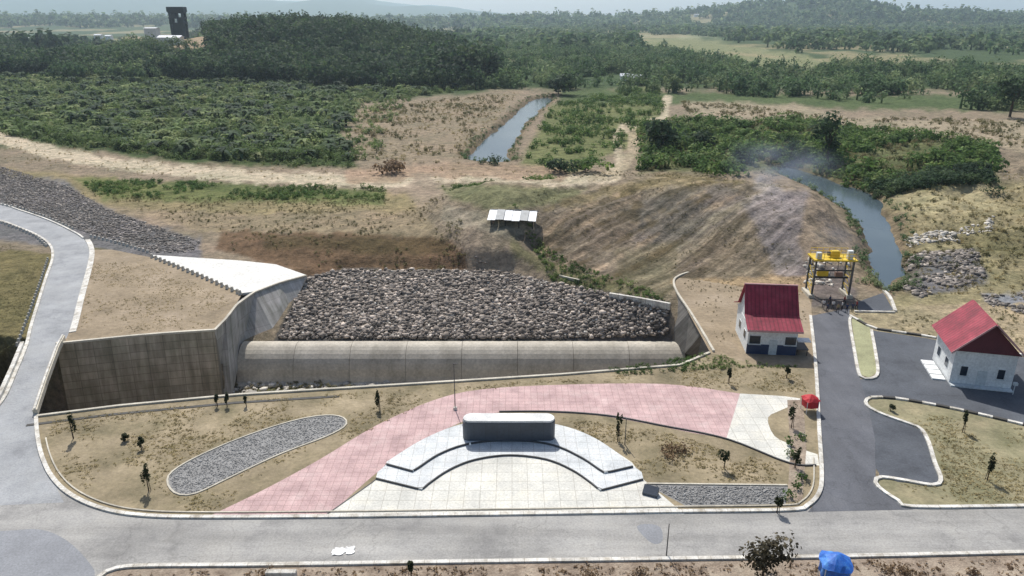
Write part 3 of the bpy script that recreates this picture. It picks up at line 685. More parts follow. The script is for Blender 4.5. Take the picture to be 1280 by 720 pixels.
# white slab
slab = PW([(188, 319, .0), (300, 325, .2), (345, 331, .0), (382, 344, .0), (350, 353, .0), (318, 365, 0), (303, 367, .0), (250, 344, .0)])
mb = MB(); mb.prism([(p.x, p.y) for p in slab], -.3, .10)
tag(mb.build('concrete_apron', 'concrete_white'), 'bright white triangular concrete slab behind the left wing wall', 'slab')
tag(kerb('basin_kerb', smooth(PW([(660, 322, 0), (690, 343, -.5), (725, 354, -.8)], 0), 3), .4, -.1, 'coping', z0=-1.5, kind=None), 'thin pale kerb line at the foot of the mound beside the rocks', 'kerb')
tag(kerb('basin_kerb', PW([(762, 366, -.6), (800, 372, -.6), (838, 379, -.6)]), .5, -.6, 'kerb_white', z0=-1.8, kind=None), 'white concrete kerb at the upper right corner of the rock basin', 'kerb')

# ================================================================== ROCKS (uncountable)
ico = bmesh.new(); bmesh.ops.create_icosphere(ico, subdivisions=1, radius=1)
IV = np.array([v.co[:] for v in ico.verts]); IF = np.array([[v.index for v in f.verts] for f in ico.faces]); ico.free()
def rocks(name, pts, rmin, rmax, mat, flat=.7, sink=.3):
    n = len(pts); V = np.repeat(IV[None], n, 0)
    V = V * (1 + .95 * (rng.random((n, len(IV), 1)) - .5))
    s = (rmin + (rmax - rmin) * rng.random(n) ** 2)[:, None] * np.stack([.8 + .5 * rng.random(n), .8 + .5 * rng.random(n), flat * (.7 + .6 * rng.random(n))], 1)
    V = V * s[:, None, :]
    an = rng.random(n) * 6.283; c, s_ = np.cos(an)[:, None], np.sin(an)[:, None]
    x = V[..., 0] * c - V[..., 1] * s_; y = V[..., 0] * s_ + V[..., 1] * c
    V = np.stack([x, y, V[..., 2]], -1) + pts[:, None, :] + np.array([0, 0, 1]) * (s[:, 2] * sink)[:, None, None]
    Fz = (IF[None] + (np.arange(n) * len(IV))[:, None, None]).reshape(-1, 3)
    return link(name, np_mesh(name, V.reshape(-1, 3), Fz, mat), mat)
def inpoly(poly, n, pad=0):
    xs = [p[0] for p in poly]; ys = [p[1] for p in poly]; out = []
    tot = 0
    while tot < n:
        x = rng.uniform(min(xs), max(xs), n * 2); y = rng.uniform(min(ys), max(ys), n * 2)
        k = sdist(poly, x, y) < -pad; out.append(np.stack([x[k], y[k]], 1)); tot += k.sum()
        if k.sum() == 0: break
    q = np.concatenate(out)[:n]
    return np.column_stack([q, height(q[:, 0], q[:, 1])])
pp = inpoly(ROCK, 23000, .3)
keep = pp[:, 1] > yw + 2.6; pp = pp[keep]
tag(rocks('riprap_stones', pp + np.array([0, 0, 1]) * rng.uniform(-.1, .3, (len(pp), 1)), .12, .46, 'stone_grey'), kind='stuff')
pp = inpoly(ROCK, 260, 1.0); pp = pp[pp[:, 1] > yw + 3.2]; tag(rocks('riprap_stones', pp, .4, .7, 'stone_grey'), kind='stuff')
pp = inpoly(ROCK, 2600, .4); pp = pp[pp[:, 1] > yw + 2.8]; pp[:, 2] += .12
tag(rocks('riprap_stones', pp, .14, .34, 'stone_pale'), kind='stuff')
xy = lambda q: [(p.x, p.y) for p in q]
rp = xy(PW([(-120, 205), (0, 208), (85, 232), (130, 260), (250, 302), (240, 316), (190, 316), (110, 292), (55, 271), (0, 252), (-120, 228)]))
tag(rocks('riprap_stones', inpoly(rp, 15000), .1, .34, 'stone_dark'), kind='stuff')
for q, n_, a, b_, mt in (([(1140, 318), (1215, 312), (1232, 350), (1150, 372), (1128, 360)], 3200, .12, .55, 'stone_dark'),
                     ([(1228, 370), (1400, 362), (1400, 408), (1255, 402)], 2600, .12, .45, 'stone_dark'),
                     ([(1130, 298), (1240, 280), (1240, 292), (1140, 308)], 500, .15, .6, 'stone_pale'),
                     ([(1004, 335), (1060, 330), (1068, 360), (1006, 356)], 260, .15, .6, 'stone_pale'),
                     ([(-60, 440), (12, 442), (28, 436), (5, 480), (-60, 540)], 500, .2, .5, 'stone_dark'),
                     ([(590, 328), (640, 335), (640, 346), (595, 342)], 90, .15, .45, 'stone_grey')):
    q_ = inpoly(xy(PW(q)), n_); q_ = q_[fbm(q_[:, 0] / 5, q_[:, 1] / 5, 3) + rng.normal(0, .1, len(q_)) > -.08]
    tag(rocks('rubble', q_, a, b_, mt), kind='stuff')
pb = inpoly(xy(gravel), 5000, .2); pb[:, 2] = .0; tag(rocks('pebbles', pb, .04, .10, 'pebble'), kind='stuff')
pb = inpoly(xy(gstrip), 2600, .2); pb[:, 2] = .0; tag(rocks('pebbles', pb, .04, .13, 'pebble'), kind='stuff')
# debris along the trough floor
tf = [(xa - 2, yw - 8), (xb + 6, yw - 8), (xb + 6, yw - 2), (xa - 2, yw - 2)]
pb = inpoly(tf, 700); pb[:, 2] = -11.4; tag(rocks('rubble', pb, .2, .7, 'stone_pale'), kind='stuff')

# ================================================================== VEGETATION
def quads_to(vs): return np.array(vs)
def leaf_cloud(n, rad, size, lobes=5, seed=0, hollow=.35, up=.2):
    r = np.random.default_rng(seed); V = []
    L = [(r.normal(0, .42, 3) * rad, .55 + .35 * r.random()) for _ in range(lobes)]
    for k in range(n):
        c, s = L[k % lobes]; d = r.normal(0, 1, 3); d /= np.linalg.norm(d)
        p = c + d * (hollow + (1 - hollow) * r.random() ** .5) * s * np.array(rad)
        nrm = d + r.normal(0, .45, 3) + np.array([0, 0, up + .5]); nrm /= np.linalg.norm(nrm)
        a = np.cross(nrm, r.normal(0, 1, 3)); a /= np.linalg.norm(a); b_ = np.cross(nrm, a)
        w_ = size * (.6 + .8 * r.random()); h_ = w_ * (.5 + .4 * r.random())
        V += [p - a * w_, p - b_ * h_, p + a * w_, p + b_ * h_]
    V = np.array(V); return V, np.arange(len(V)).reshape(-1, 4)
def stick(a, b, r1, r2, n=5):
    a = np.array(a, float); b = np.array(b, float); V = []
    d = b - a; u = np.cross(d, [.3, 1, .2]); u /= np.linalg.norm(u); v_ = np.cross(d, u); v_ /= np.linalg.norm(v_)
    for p, r_ in ((a, r1), (b, r2)):
        for k in range(n): an = 6.283 * k / n; V.append(p + (u * math.cos(an) + v_ * math.sin(an)) * r_)
    return np.array(V), np.array([[k, (k + 1) % n, n + (k + 1) % n, n + k] for k in range(n)])
def cat_(parts):
    V = []; Fz = []; o = 0
    for v, f in parts: V.append(v); Fz.append(f + o); o += len(v)
    return np.concatenate(V), np.concatenate(Fz)
def tree_proto(n, rad, trunk, size, seed, lobes=5):
    v, f = leaf_cloud(n, np.array(rad), size, lobes, seed); v = v + np.array([0, 0, trunk + rad[2] * .75])
    return cat_([(v, f), stick((0, 0, -.3), (0, 0, trunk + rad[2] * .6), .18, .08, 4)])
def palm_proto(h, fl, nf, seed):
    r = np.random.default_rng(seed); parts = [stick((0, 0, -.3), (0, 0, h), .2, .12, 4)]
    for k in range(nf):
        an = 6.283 * k / nf + r.normal(0, .25); el = r.uniform(.1, 1.1); d = np.array([math.cos(an), math.sin(an), 0]); s_ = np.array([-d[1], d[0], 0]) * .32
        p = np.array([0, 0, h]); pts = []
        for j in range(4):
            t_ = j / 3; q = p + d * fl * t_ * math.cos(el * .6) + np.array([0, 0, fl * (math.sin(el) * t_ * .9 - .75 * t_ * t_)]); wd = (.5, 1, .8, .15)[j]
            pts += [q - s_ * wd, q + s_ * wd]
        pts = np.array(pts); parts.append((pts, np.array([[0, 1, 3, 2], [2, 3, 5, 4], [4, 5, 7, 6]])))
    return cat_(parts)
def scatter(name, protos, pts, smin, smax, mat, label=None):
    """one mass of vegetation nobody could count"""
    n = len(pts); which = rng.integers(0, len(protos), n); VV = []; FF = []; o = 0
    for k, (v, f) in enumerate(protos):
        q = pts[which == k]; c = len(q)
        if not c: continue
        s = smin + (smax - smin) * rng.random(c) ** 1.3; an = rng.random(c) * 6.283
        ca_, sa = np.cos(an)[:, None], np.sin(an)[:, None]
        x = (v[None, :, 0] * ca_ - v[None, :, 1] * sa) * s[:, None]; y = (v[None, :, 0] * sa + v[None, :, 1] * ca_) * s[:, None]
        z = v[None, :, 2] * (s * rng.uniform(.8, 1.25, c))[:, None]
        VV.append((np.stack([x, y, z], -1) + q[:, None, :]).reshape(-1, 3))
        FF.append((f[None] + (np.arange(c) * len(v))[:, None, None]).reshape(-1, 4) + o); o += c * len(v)
    me = np_mesh(name, np.concatenate(VV), np.concatenate(FF), mat)
    return tag(link(name, me, mat), kind='stuff')
def zone(poly, n, clump=0, thr=-1, excl=(), sc_=30):
    """n points spread evenly over ground area; clump noise leaves gaps"""
    q = inpoly(xy(PW(poly)), n)
    if thr > -1: q = q[fbm(q[:, 0] / sc_, q[:, 1] / sc_, 3) + rng.normal(0, .12, len(q)) > thr]
    for e in excl:
        ux, uy = proj(q[:, 0], q[:, 1], q[:, 2]); q = q[sdist(e, ux, uy) > 0]
    return q
bushP = [tree_proto(56, (1, 1, .75), .1, .21, 10 + k, 4) for k in range(4)]
treeP = [tree_proto(80, (1, 1, .95), .7, .21, 20 + k, 5) for k in range(4)]
farP = [tree_proto(22, (1, 1, .75), .3, .40, 30 + k, 3) for k in range(4)]
palmP = [palm_proto(1.0, 1.5, 9, 40 + k) for k in range(3)]
HOLE = [(-40, 44), (240, 44), (240, 60), (-40, 60)]
# plantation on the left
fld = [(-200, 92), (620, 92), (600, 112), (450, 128), (436, 165), (442, 204), (250, 200), (90, 181), (-200, 140)]
scatter('plantation_shrubs', bushP + palmP, zone(fld, 9500, thr=-.18, sc_=10), 1.1, 2.5, 'leaf_field')
scatter('plantation_palms', palmP, zone(fld, 1400, thr=-.1, sc_=25), 2.0, 3.4, 'leaf_dark')
scatter('plantation_shrubs', bushP, zone([(430, 128), (520, 120), (480, 160), (476, 200), (430, 210), (420, 160)], 420, thr=-.02, sc_=9), .6, 1.9, 'leaf_field')
scatter('plantation_shrubs', bushP, zone([(-50, 158), (90, 184), (250, 204), (440, 210), (440, 203), (250, 196), (90, 176), (-50, 150)], 420, thr=-.05, sc_=6), .5, 1.4, 'leaf_field')
# ridge wood
def world_zone(x0, x1, y0, y1, n, thr=-1, sc_=60):
    x = rng.uniform(x0, x1, n); y = rng.uniform(y0, y1, n); q = np.column_stack([x, y, height(x, y)])
    if thr > -1: q = q[fbm(x / sc_, y / sc_, 3) + rng.normal(0, .1, n) > thr]
    return q
def pxmask(q, poly, inside=True):
    ux, uy = proj(q[:, 0], q[:, 1], q[:, 2]); d = sdist(poly, ux, uy); return q[d < 0] if inside else q[d > 0]
q = world_zone(-620, 15, 500, 900, 9000)
q = pxmask(q, [(-300, -50), (400, -50), (470, 20), (560, 60), (620, 100), (600, 112), (480, 112), (380, 106), (200, 98), (-300, 90)])
q = pxmask(q, [(20, 36), (262, 36), (262, 80), (20, 80)], False)
scatter('ridge_wood', treeP, q, 3.6, 6.2, 'leaf_dark')
q = world_zone(-60, 30, 480, 620, 400); q = pxmask(q, [(400, 40), (600, 60), (620, 106), (420, 106)]); scatter('ridge_wood', treeP, q, 7, 9, 'leaf_dark')
q = world_zone(-1300, -100, 900, 1900, 6000, -.3); q = pxmask(q, [(-10, 42), (240, 42), (240, 60), (-10, 60)], False)
scatter('far_wood', farP, q, 6, 11, 'leaf_dark')
# centre and right woods
mid = [(600, 60), (700, 52), (790, 60), (880, 75), (960, 90), (1060, 86), (1500, 92), (1500, 146), (1240, 138), (1000, 124), (860, 118), (700, 112), (600, 112)]
scatter('valley_wood', bushP + treeP, zone(mid, 9000, thr=.0, sc_=30), 2.6, 5.2, 'leaf_mid')
q = world_zone(-100, 3400, 1000, 3200, 26000, -.02, 110)
q = pxmask(q, [(795, 44), (860, 44), (990, 64), (1060, 84), (940, 88), (880, 72), (800, 66)], False)
scatter('far_wood', farP, q[:16000], 6, 12, 'leaf_mid')
q = world_zone(-2600, 4200, 3000, 5000, 9000, -.2, 200)
scatter('far_wood', farP, q, 12, 22, 'leaf_mid')
# river scrub
scatter('river_scrub', bushP, zone([(690, 132), (820, 106), (833, 140), (800, 150), (770, 190), (700, 214), (655, 200)], 1300, thr=.0, sc_=10), .8, 2.0, 'leaf_bush')
scatter('river_scrub', bushP, zone([(445, 140), (600, 120), (640, 118), (600, 160), (575, 200), (440, 200)], 900, thr=.12, sc_=10), .5, 1.3, 'scrub')
scatter('bank_scrub', bushP, zone([(800, 152), (1000, 152), (1235, 186), (1250, 222), (1120, 244), (1085, 236), (1000, 205), (960, 200), (930, 222), (800, 214)], 2200, thr=.02, sc_=13, excl=()), 1.2, 3.0, 'leaf_bush')
scatter('bank_scrub', bushP, zone([(800, 152), (1000, 152), (1235, 186), (1250, 222), (1120, 244), (1085, 236), (1000, 205), (800, 214)], 1400, thr=-.05, sc_=8), .5, 1.5, 'scrub')
scatter('bank_scrub', bushP, zone([(1084, 228), (1230, 216), (1240, 236), (1100, 246)], 600), .8, 1.8, 'leaf_dark')
q = np.concatenate([np.column_stack([np.array(RIV2)[:, 0], np.array(RIV2)[:, 1]]) + rng.normal(0, 1.6, (len(RIV2), 2)) for _ in range(9)] + [np.array(RIV1) + rng.normal(0, 2.0, (len(RIV1), 2)) for _ in range(9)])
q = q[np.minimum(sdist(RIV1, q[:, 0], q[:, 1]), sdist(RIV2, q[:, 0], q[:, 1])) > .3]; q = np.column_stack([q, height(q[:, 0], q[:, 1])]); scatter('bank_scrub', bushP, q, .3, 1.0, 'leaf_mid')
scatter('bank_scrub', bushP, zone([(1130, 250), (1400, 230), (1400, 360), (1130, 365)], 800, thr=.0, sc_=8), .2, .7, 'scrub')
scatter('flat_scrub', bushP, zone([(100, 224), (480, 236), (480, 254), (120, 246)], 1300, thr=.02, sc_=9), .3, .9, 'leaf_bush')
scatter('flat_scrub', bushP, zone([(550, 234), (700, 236), (690, 250), (560, 250)], 420, thr=-.05, sc_=6), .4, 1.0, 'leaf_bush')
scatter('flat_scrub', bushP, zone([(280, 290), (575, 300), (585, 335), (300, 330)], 900, thr=.0, sc_=6), .15, .45, 'scrub')
scatter('mound_scrub', bushP, zone(mm, 1500, thr=.0, sc_=7), .08, .25, 'scrub')
scatter('mound_scrub', bushP, zone([(640, 300), (700, 330), (790, 352), (838, 372), (760, 362), (690, 346)], 500, thr=-.2, sc_=6), .15, .45, 'leaf_bush')
scatter('trough_scrub', bushP, np.column_stack([rng.uniform(xa, xb + 8, 420), rng.uniform(yw - 9, yw - 3, 420), np.full(420, -11.4)]), .2, .5, 'scrub')
q = zone([(760, 462), (890, 442), (925, 452), (1000, 459), (900, 462), (780, 470)], 500, thr=-.1, sc_=5); q[:, 2] = 0; scatter('verge_grass', bushP, q, .1, .32, 'leaf_bush')
# low dry growth sprinkled over the bare ground
for poly_, n_, a_0, a_1, m_ in (([(90, 240), (560, 258), (560, 300), (270, 290)], 1500, .12, .4, 'scrub'), ([(-50, 150), (440, 208), (760, 214), (700, 232), (330, 232), (-50, 200)], 1500, .12, .4, 'straw'),
        ([(850, 126), (1060, 147), (1400, 152), (1400, 195), (1230, 185), (1050, 160), (860, 143)], 1500, .4, 1.2, 'scrub'), ([(445, 140), (600, 120), (650, 114), (575, 205), (440, 200)], 1500, .2, .7, 'straw'),
        ([(700, 205), (1000, 210), (940, 236), (700, 240)], 900, .1, .4, 'scrub'), ([(1130, 240), (1400, 200), (1400, 380), (1130, 370)], 2600, .1, .4, 'straw'),
        ([(850, 350), (1000, 350), (1010, 400), (900, 430)], 500, .06, .2, 'scrub'), ([(1110, 385), (1400, 390), (1400, 450), (1120, 415)], 900, .08, .3, 'scrub')):
    scatter('dry_growth', bushP, zone(poly_, n_, thr=-.1, sc_=9), a_0, a_1, m_)
q = world_zone(-520, -60, 540, 760, 2600, .05, 40); q = pxmask(q, [(20, 60), (430, 60), (430, 100), (20, 100)]); scatter('ridge_wood', treeP, q, 3.2, 5.0, 'leaf_mid')
# dry tufts in the lawns
tuft = [leaf_cloud(7, np.array((.3, .3, .10)), .07, 2, 60 + k, up=.8) for k in range(3)]
def lawn_tufts(polypx, n, mat, s0=.5, s1=1.2, excl=()):
    q = zone(polypx, n, thr=-.05, sc_=5); q[:, 2] = .05
    for e in excl: q = q[sdist(xy(e), q[:, 0], q[:, 1]) > .3]
    scatter('lawn_tufts', tuft, q, s0, s1, mat)
lawn_tufts([(60, 525), (300, 500), (560, 484), (840, 464), (925, 462), (1000, 466), (1012, 490), (930, 488), (700, 478), (560, 490), (400, 570), (262, 640), (130, 632), (70, 590)], 6500, 'straw', excl=[gravel])
lawn_tufts([(700, 522), (830, 540), (980, 582), (975, 602), (812, 602), (760, 560)], 1500, 'straw')
lawn_tufts([(1110, 510), (1280, 536), (1400, 570), (1400, 626), (1150, 628), (1110, 604), (1176, 608), (1180, 596), (1165, 545)], 2600, 'straw')
lawn_tufts([(92, 420), (110, 330), (180, 325), (290, 375), (262, 410)], 2200, 'straw')
lawn_tufts([(-60, 290), (50, 315), (52, 345), (20, 430), (-60, 480)], 2500, 'scrub')
lawn_tufts([(150, 716), (1280, 700), (1280, 740), (150, 740)], 1500, 'leaf_dry', .5, 1.6)

# ---- individual trees and bushes
def tree_thing(name, label, cat, p, h, wr, mat='leaf_dark', n=420, seed=1, trunk_frac=.3, bark='bark', group=None, lean=0, lobes=7, leaf=None):
    t_ = empty(name, p, random.random() * 6, label, cat, group)
    r = np.random.default_rng(seed); tr_ = h * trunk_frac; rad = np.array((wr, wr, (h - tr_) * .5))
    v, f = leaf_cloud(n, rad, leaf or max(.12, wr * .13), lobes, seed, .3)
    v[:, 2] *= 1; zc = tr_ + rad[2]; v = v + np.array([lean * h * .5, 0, zc]); v = v[...]
    v[:, 2] = np.clip(v[:, 2], tr_ * .7, h * 1.08)
    link('crown', np_mesh('crown', v, f, mat), mat, t_)
    st = [stick((0, 0, -.3), (lean * h * .25, 0, tr_), h * .028, h * .02, 7), stick((lean * h * .25, 0, tr_), (lean * h * .5, 0, tr_ + rad[2]), h * .02, h * .008, 6)]
    for k in range(6):
        an = 6.283 * k / 6 + r.random(); st.append(stick((lean * h * .3, 0, tr_ * (.9 + .2 * r.random())), (lean * h * .5 + math.cos(an) * wr * .6, math.sin(an) * wr * .6, zc + rad[2] * r.uniform(-.2, .5)), h * .012, h * .004, 5))
    v, f = cat_(st); link('trunk', np_mesh('trunk', v, f, bark), bark, t_)
    return t_
tree_thing('broadleaf_tree', 'tall dark leaning tree standing alone above the river bushes, right of the smoke', 'tree', PG(1034, 205), 15.5, 4.6, seed=3, trunk_frac=.35, n=700, lean=.12)
tree_thing('broadleaf_tree', 'slim dark tree rising out of the smoke over the river bend', 'tree', PG(988, 200), 9, 1.8, seed=4, trunk_frac=.2)
tree_thing('broadleaf_tree', 'wide dark tree at the far head of the upper river reach', 'tree', PG(698, 118), 14, 9.5, seed=5, n=600, trunk_frac=.2)
tree_thing('broadleaf_tree', 'large dark round tree left of the river bushes, beside the dirt track', 'tree', PG(832, 190), 11, 7, seed=6, n=700, trunk_frac=.2)
tree_thing('broadleaf_tree', 'dark tree just right of the large round tree by the track', 'tree', PG(876, 188), 7.5, 5, seed=7, n=500, trunk_frac=.2)
tree_thing('broadleaf_tree', 'tall dark tree at the right edge of the far fields', 'tree', PG(1262, 146), 22, 7.5, seed=8, n=600, trunk_frac=.35)
tree_thing('round_bush', 'small dark bush standing at the near tip of the upper river reach', 'bush', PG(619, 206), 3.2, 2.4, seed=9, n=200, trunk_frac=.1)
tree_thing('round_bush', 'tiny dark bush left of the bush at the tip of the upper river reach', 'bush', PG(601, 206), 2.0, 1.3, seed=10, n=150, trunk_frac=.1)
tree_thing('round_bush', 'brown dry bush beside the haul road, left of the upper river reach', 'bush', PG(490, 216), 3.8, 4.4, 'leaf_dry', seed=11, n=300, trunk_frac=.1)
tree_thing('round_bush', 'dark green bush clump on the haul road edge right of the upper river reach', 'bush', PG(700, 216), 5.0, 4.4, 'leaf_dark', seed=12, n=350, trunk_frac=.1)
tree_thing('round_bush', 'mid green bush clump next to the pale dirt track bend', 'bush', PG(732, 216), 4.0, 4.6, 'leaf_bush', seed=13, n=350, trunk_frac=.1)
tree_thing('round_bush', 'low dark bush near the right edge above the tan bank', 'bush', PG(1243, 246), 2.4, 2.2, 'leaf_dark', seed=14, n=150, trunk_frac=.1)
tree_thing('round_bush', 'reddish brown dry bush lying low on the lawn right of the monument', 'bush', P(842, 566), .9, 1.3, 'leaf_dry', seed=15, n=300, trunk_frac=.1, leaf=.14)
tree_thing('tall_tree', 'lower dark tree beside the dark tower on the left ridge', 'tree', Vector((-318, 800, gz(-318, 800))), 20, 6, seed=17, n=350, trunk_frac=.3)
# foreground tree at the bottom kerb
tree_thing('young_tree', 'dark twiggy tree with a pale crown at the near kerb of the main road', 'tree', P(953, 722), 4.6, 1.55, 'leaf_pale', seed=33, n=900, trunk_frac=.16, leaf=.17, lobes=11)
# riverside bushes one can tell apart: a counted group
proto = tree_thing('riverside_bush', 'rounded green bush in the dense belt along the far river bank', 'bush', PG(820, 200), 4.2, 3.0, 'leaf_bush', seed=19, n=260, trunk_frac=.1, group='bushes along the far river bank')
zq = zone([(805, 160), (1000, 158), (1230, 190), (1240, 214), (1120, 236), (1085, 228), (1000, 200), (930, 214), (810, 208)], 260, thr=.04, sc_=13)[:90]
for k, p in enumerate(zq):
    c = proto if k == 0 else copy_tree(proto); c.location = p; s = random.uniform(.55, 1.15); c.scale = (s, s, s * random.uniform(.8, 1.2)); c.rotation_euler.z = random.random() * 6
proto = tree_thing('plantation_bush', 'green bush in the front row of the plantation along the haul road', 'bush', PG(300, 200), 4.0, 2.6, 'leaf_field', seed=21, n=260, trunk_frac=.1, group='bushes along the haul road edge of the plantation')
for k in range(80):
    fx = 8 + k * 5.3 + random.uniform(-2, 2); fy = np.interp(fx, [0, 90, 250, 440], [160, 180, 199, 203]) - random.uniform(0, 9)
    c = proto if k == 0 else copy_tree(proto); c.location = PG(fx, fy); s = random.uniform(.6, 1.1); c.scale = (s, s, s); c.rotation_euler.z = random.random() * 6
proto = tree_thing('ridge_tree', 'dark tree in the tall stand at the right end of the left ridge', 'tree', PG(500, 108), 12, 4.5, 'leaf_dark', seed=22, n=260, trunk_frac=.3, group='trees of the tall stand on the ridge end')
for k in range(60):
    fx = random.uniform(405, 610); fy = random.uniform(84, 108)
    c = proto if k == 0 else copy_tree(proto); c.location = PG(fx, fy); s = random.uniform(.7, 1.25) * (1.0 if fx < 560 else .7); c.scale = (s, s, s); c.rotation_euler.z = random.random() * 6
# saplings
def sapling(label, bx, by, h, w_, k, stake=True):
    t_ = empty('sapling', P(bx, by), random.random() * 6, label, 'sapling', 'young trees planted in the lawns')
    v, f = leaf_cloud(200, np.array((w_, w_, h * .32)), .13, 4, 100 + k, .2); v += np.array([0, 0, h * .68])
    link('crown', np_mesh('crown', v, f, 'leaf_sapling'), 'leaf_sapling', t_)
    v, f = cat_([stick((0, 0, -.1), (.03, 0, h * .8), .06, .03, 6)]); link('trunk', np_mesh('trunk', v, f, 'bark'), 'bark', t_)
    if stake:
        v, f = stick((.22, .05, -.1), (.10, 0, h * .55), .035, .035, 5); link('stake', np_mesh('stake', v, f, 'bark_pale'), 'bark_pale', t_)
for k, a in enumerate([
    ('tall leafy sapling beside the curve of the left road, nearest the retaining wall', 92, 548, 3.0, .42),
    ('small sapling on the left lawn, upper one of the low pair', 156, 552, .9, .40),
    ('small sapling on the left lawn, lower one of the low pair', 177, 562, 1.3, .30),
    ('tall narrow sapling on the left lawn beside the near end of the gravel bed', 186, 614, 3.4, .30),
    ('sapling by the trough wall, left of the close pair of saplings tips', 272, 508, 1.5, .28),
    ('sapling by the trough wall, right one of the close pair', 284, 508, 1.7, .28),
    ('thin sapling by the trough wall, just right of the close pair', 308, 508, 1.5, .18),
    ('sapling standing alone between the trough wall and the gravel bed tip', 474, 512, 2.6, .26),
    ('slim sapling at the right side of the lawn behind the monument', 772, 552, 3.0, .26),
    ('sapling in front of the left corner of the first red roofed house', 911, 480, 2.6, .34),
    ('sapling in front of the right corner of the first red roofed house', 983, 473, 1.9, .28),
    ('dark bushy sapling in the lawn below the curved path edging', 905, 586, 2.4, .45),
    ('leafy sapling in the planting bed beside the red booth', 989, 535, 3.4, .5),
    ('sapling in the planting bed halfway to the road corner', 994, 585, 2.4, .45),
    ('sapling at the right end of the gravel strip beside the main road', 971, 641, 2.3, .4),
    ('small sapling at the pointed left end of the right lawn', 1113, 514, 1.0, .3),
    ('slim sapling at the upper edge of the right lawn facing the parking lot', 1203, 540, 2.6, .28),
    ('dark curved sapling in the middle of the right lawn', 1234, 600, 3.3, .42),
    ('small dark sapling at the near kerb, left of the bottom centre', 514, 722, 2.0, .3)]): sapling(*a, k)
for k, (bx, by) in enumerate([(986, 556), (1000, 548), (996, 612), (985, 622), (1002, 600), (990, 570)]):
    tree_thing('garden_shrub', 'small green shrub in the planting bed, ' + ['just below the tall bed sapling', 'nearest the red booth', 'left one of the lower three', 'lowest one beside the gravel strip end', 'right one near the road corner', 'between the two bed saplings'][k], 'shrub', P(bx, by), .9, .5, 'leaf_bush', seed=200 + k, n=80, trunk_frac=.1, leaf=.12)
for k, (bx, by, s) in enumerate([(740, 722, .7), (800, 720, .8), (1105, 716, 1.0), (1130, 718, .8), (1215, 716, .8), (330, 722, .7)]):
    tree_thing('dry_shrub', 'dry brown shrub on the soil verge, ' + ['left one of the two below the monument', 'left of the twiggy tree', 'just right of the blue tent', 'second one right of the blue tent', 'rightmost one below the near kerb', 'leftmost one beside the white block'][k], 'shrub', P(bx, by), .9 * s, .9 * s, 'leaf_dry', seed=220 + k, n=130, trunk_frac=.1, leaf=.1)

# ================================================================== BUILDINGS
def gable_house(label, p, rz, W, D, hw, parts_fn):
    root = empty('house', p, rz, label, 'house')
    parts_fn(root, W, D, hw); return root
def roof_panel(root, name, a, b, c, d, th, mat):
    """thick panel through four corners"""
    a, b, c, d = map(Vector, (a, b, c, d)); n = (b - a).cross(d - a).normalized() * th
    if n.z < 0: n = -n
    bm = bmesh.new(); lo = [bm.verts.new(x) for x in (a, b, c, d)]; hi = [bm.verts.new(x + n) for x in (a, b, c, d)]
    bm.faces.new(lo[::-1]); bm.faces.new(hi)
    for k in range(4): bm.faces.new((lo[k], lo[(k + 1) % 4], hi[(k + 1) % 4], hi[k]))
    bmesh.ops.recalc_face_normals(bm, faces=bm.faces)
    me = bpy.data.meshes.new(name); bm.to_mesh(me); bm.free(); return link(name, me, mat, root)
def window(root, x, z, y, w_=1.0, h_=1.1, axis='y', glass='glass_dark'):
    if axis == 'y':
        f = MB().box((x, y, z), (w_ + .16, .08, h_ + .16)).build('window', 'plaster_white', root)
        MB().box((x, y - .03, z), (w_, .07, h_)).build('pane', glass, f)
        MB().box((x, y - .06, z - h_ / 2 - .12), (w_ + .3, .14, .07)).build('sill', 'plaster_grey', f)
    else:
        f = MB().box((y, x, z), (.08, w_ + .16, h_ + .16)).build('window', 'plaster_white', root)
        MB().box((y - .03, x, z), (.07, w_, h_)).build('pane', glass, f)
# house 1: ridge along x, steep upper slopes over shallow skirt; origin at front wall centre
W, D, HW = 6.8, 8.4, 4.1
h1 = empty('house', P(963, 443), R(-6), 'white house with a two pitched maroon roof and navy shade painted on its lower walls, left of the side road', 'house')
mb = MB(); mb.box((0, D / 2, HW / 2 + .0), (W, D, HW)); wl_ = mb.build('wall', 'plaster_white', h1)
mb = MB(); mb.box((0, -.02, .75), (W + .06, .06, 1.5)); mb.box((W / 2 + .02, D / 2, .75), (.06, D - .1, 1.5)); mb.build('wall_shade', 'navy_shade', h1)  # navy bands paint shade onto the lower front and right walls
MB().box((.2, -.05, 1.1), (1.1, .1, 2.2)).build('door', 'plaster_grey', h1)
for x in (-2.4, 2.5): window(h1, x, 2.2, -.03, 1.5, 1.2)
for y in (2.0, 5.6): window(h1, y, 2.2, -W / 2 - .01, 1.1, 1.1, 'x')
ex, zs, zr = W / 2 + .4, 5.2, 8.9
y0, y1, yr = -1.0, 1.9, 4.4
rf = roof_panel(h1, 'roof', (-ex, y1, zs), (ex, y1, zs), (ex - .1, yr, zr), (-ex + .1, yr, zr), .1, 'roof_red')
roof_panel(rf, 'roof_skirt', (-ex, y0, HW - .1), (ex, y0, HW - .1), (ex, y1 - .02, zs), (-ex, y1 - .02, zs), .1, 'roof_red')
roof_panel(rf, 'back_slope', (-ex + .1, yr + .02, zr), (ex - .1, yr + .02, zr), (ex, 2 * yr - y1, zs), (-ex, 2 * yr - y1, zs), .1, 'roof_red')
roof_panel(rf, 'back_skirt', (-ex, 2 * yr - y1 + .02, zs), (ex, 2 * yr - y1 + .02, zs), (ex, 2 * yr - y0, HW - .1), (-ex, 2 * yr - y0, HW - .1), .1, 'roof_red')
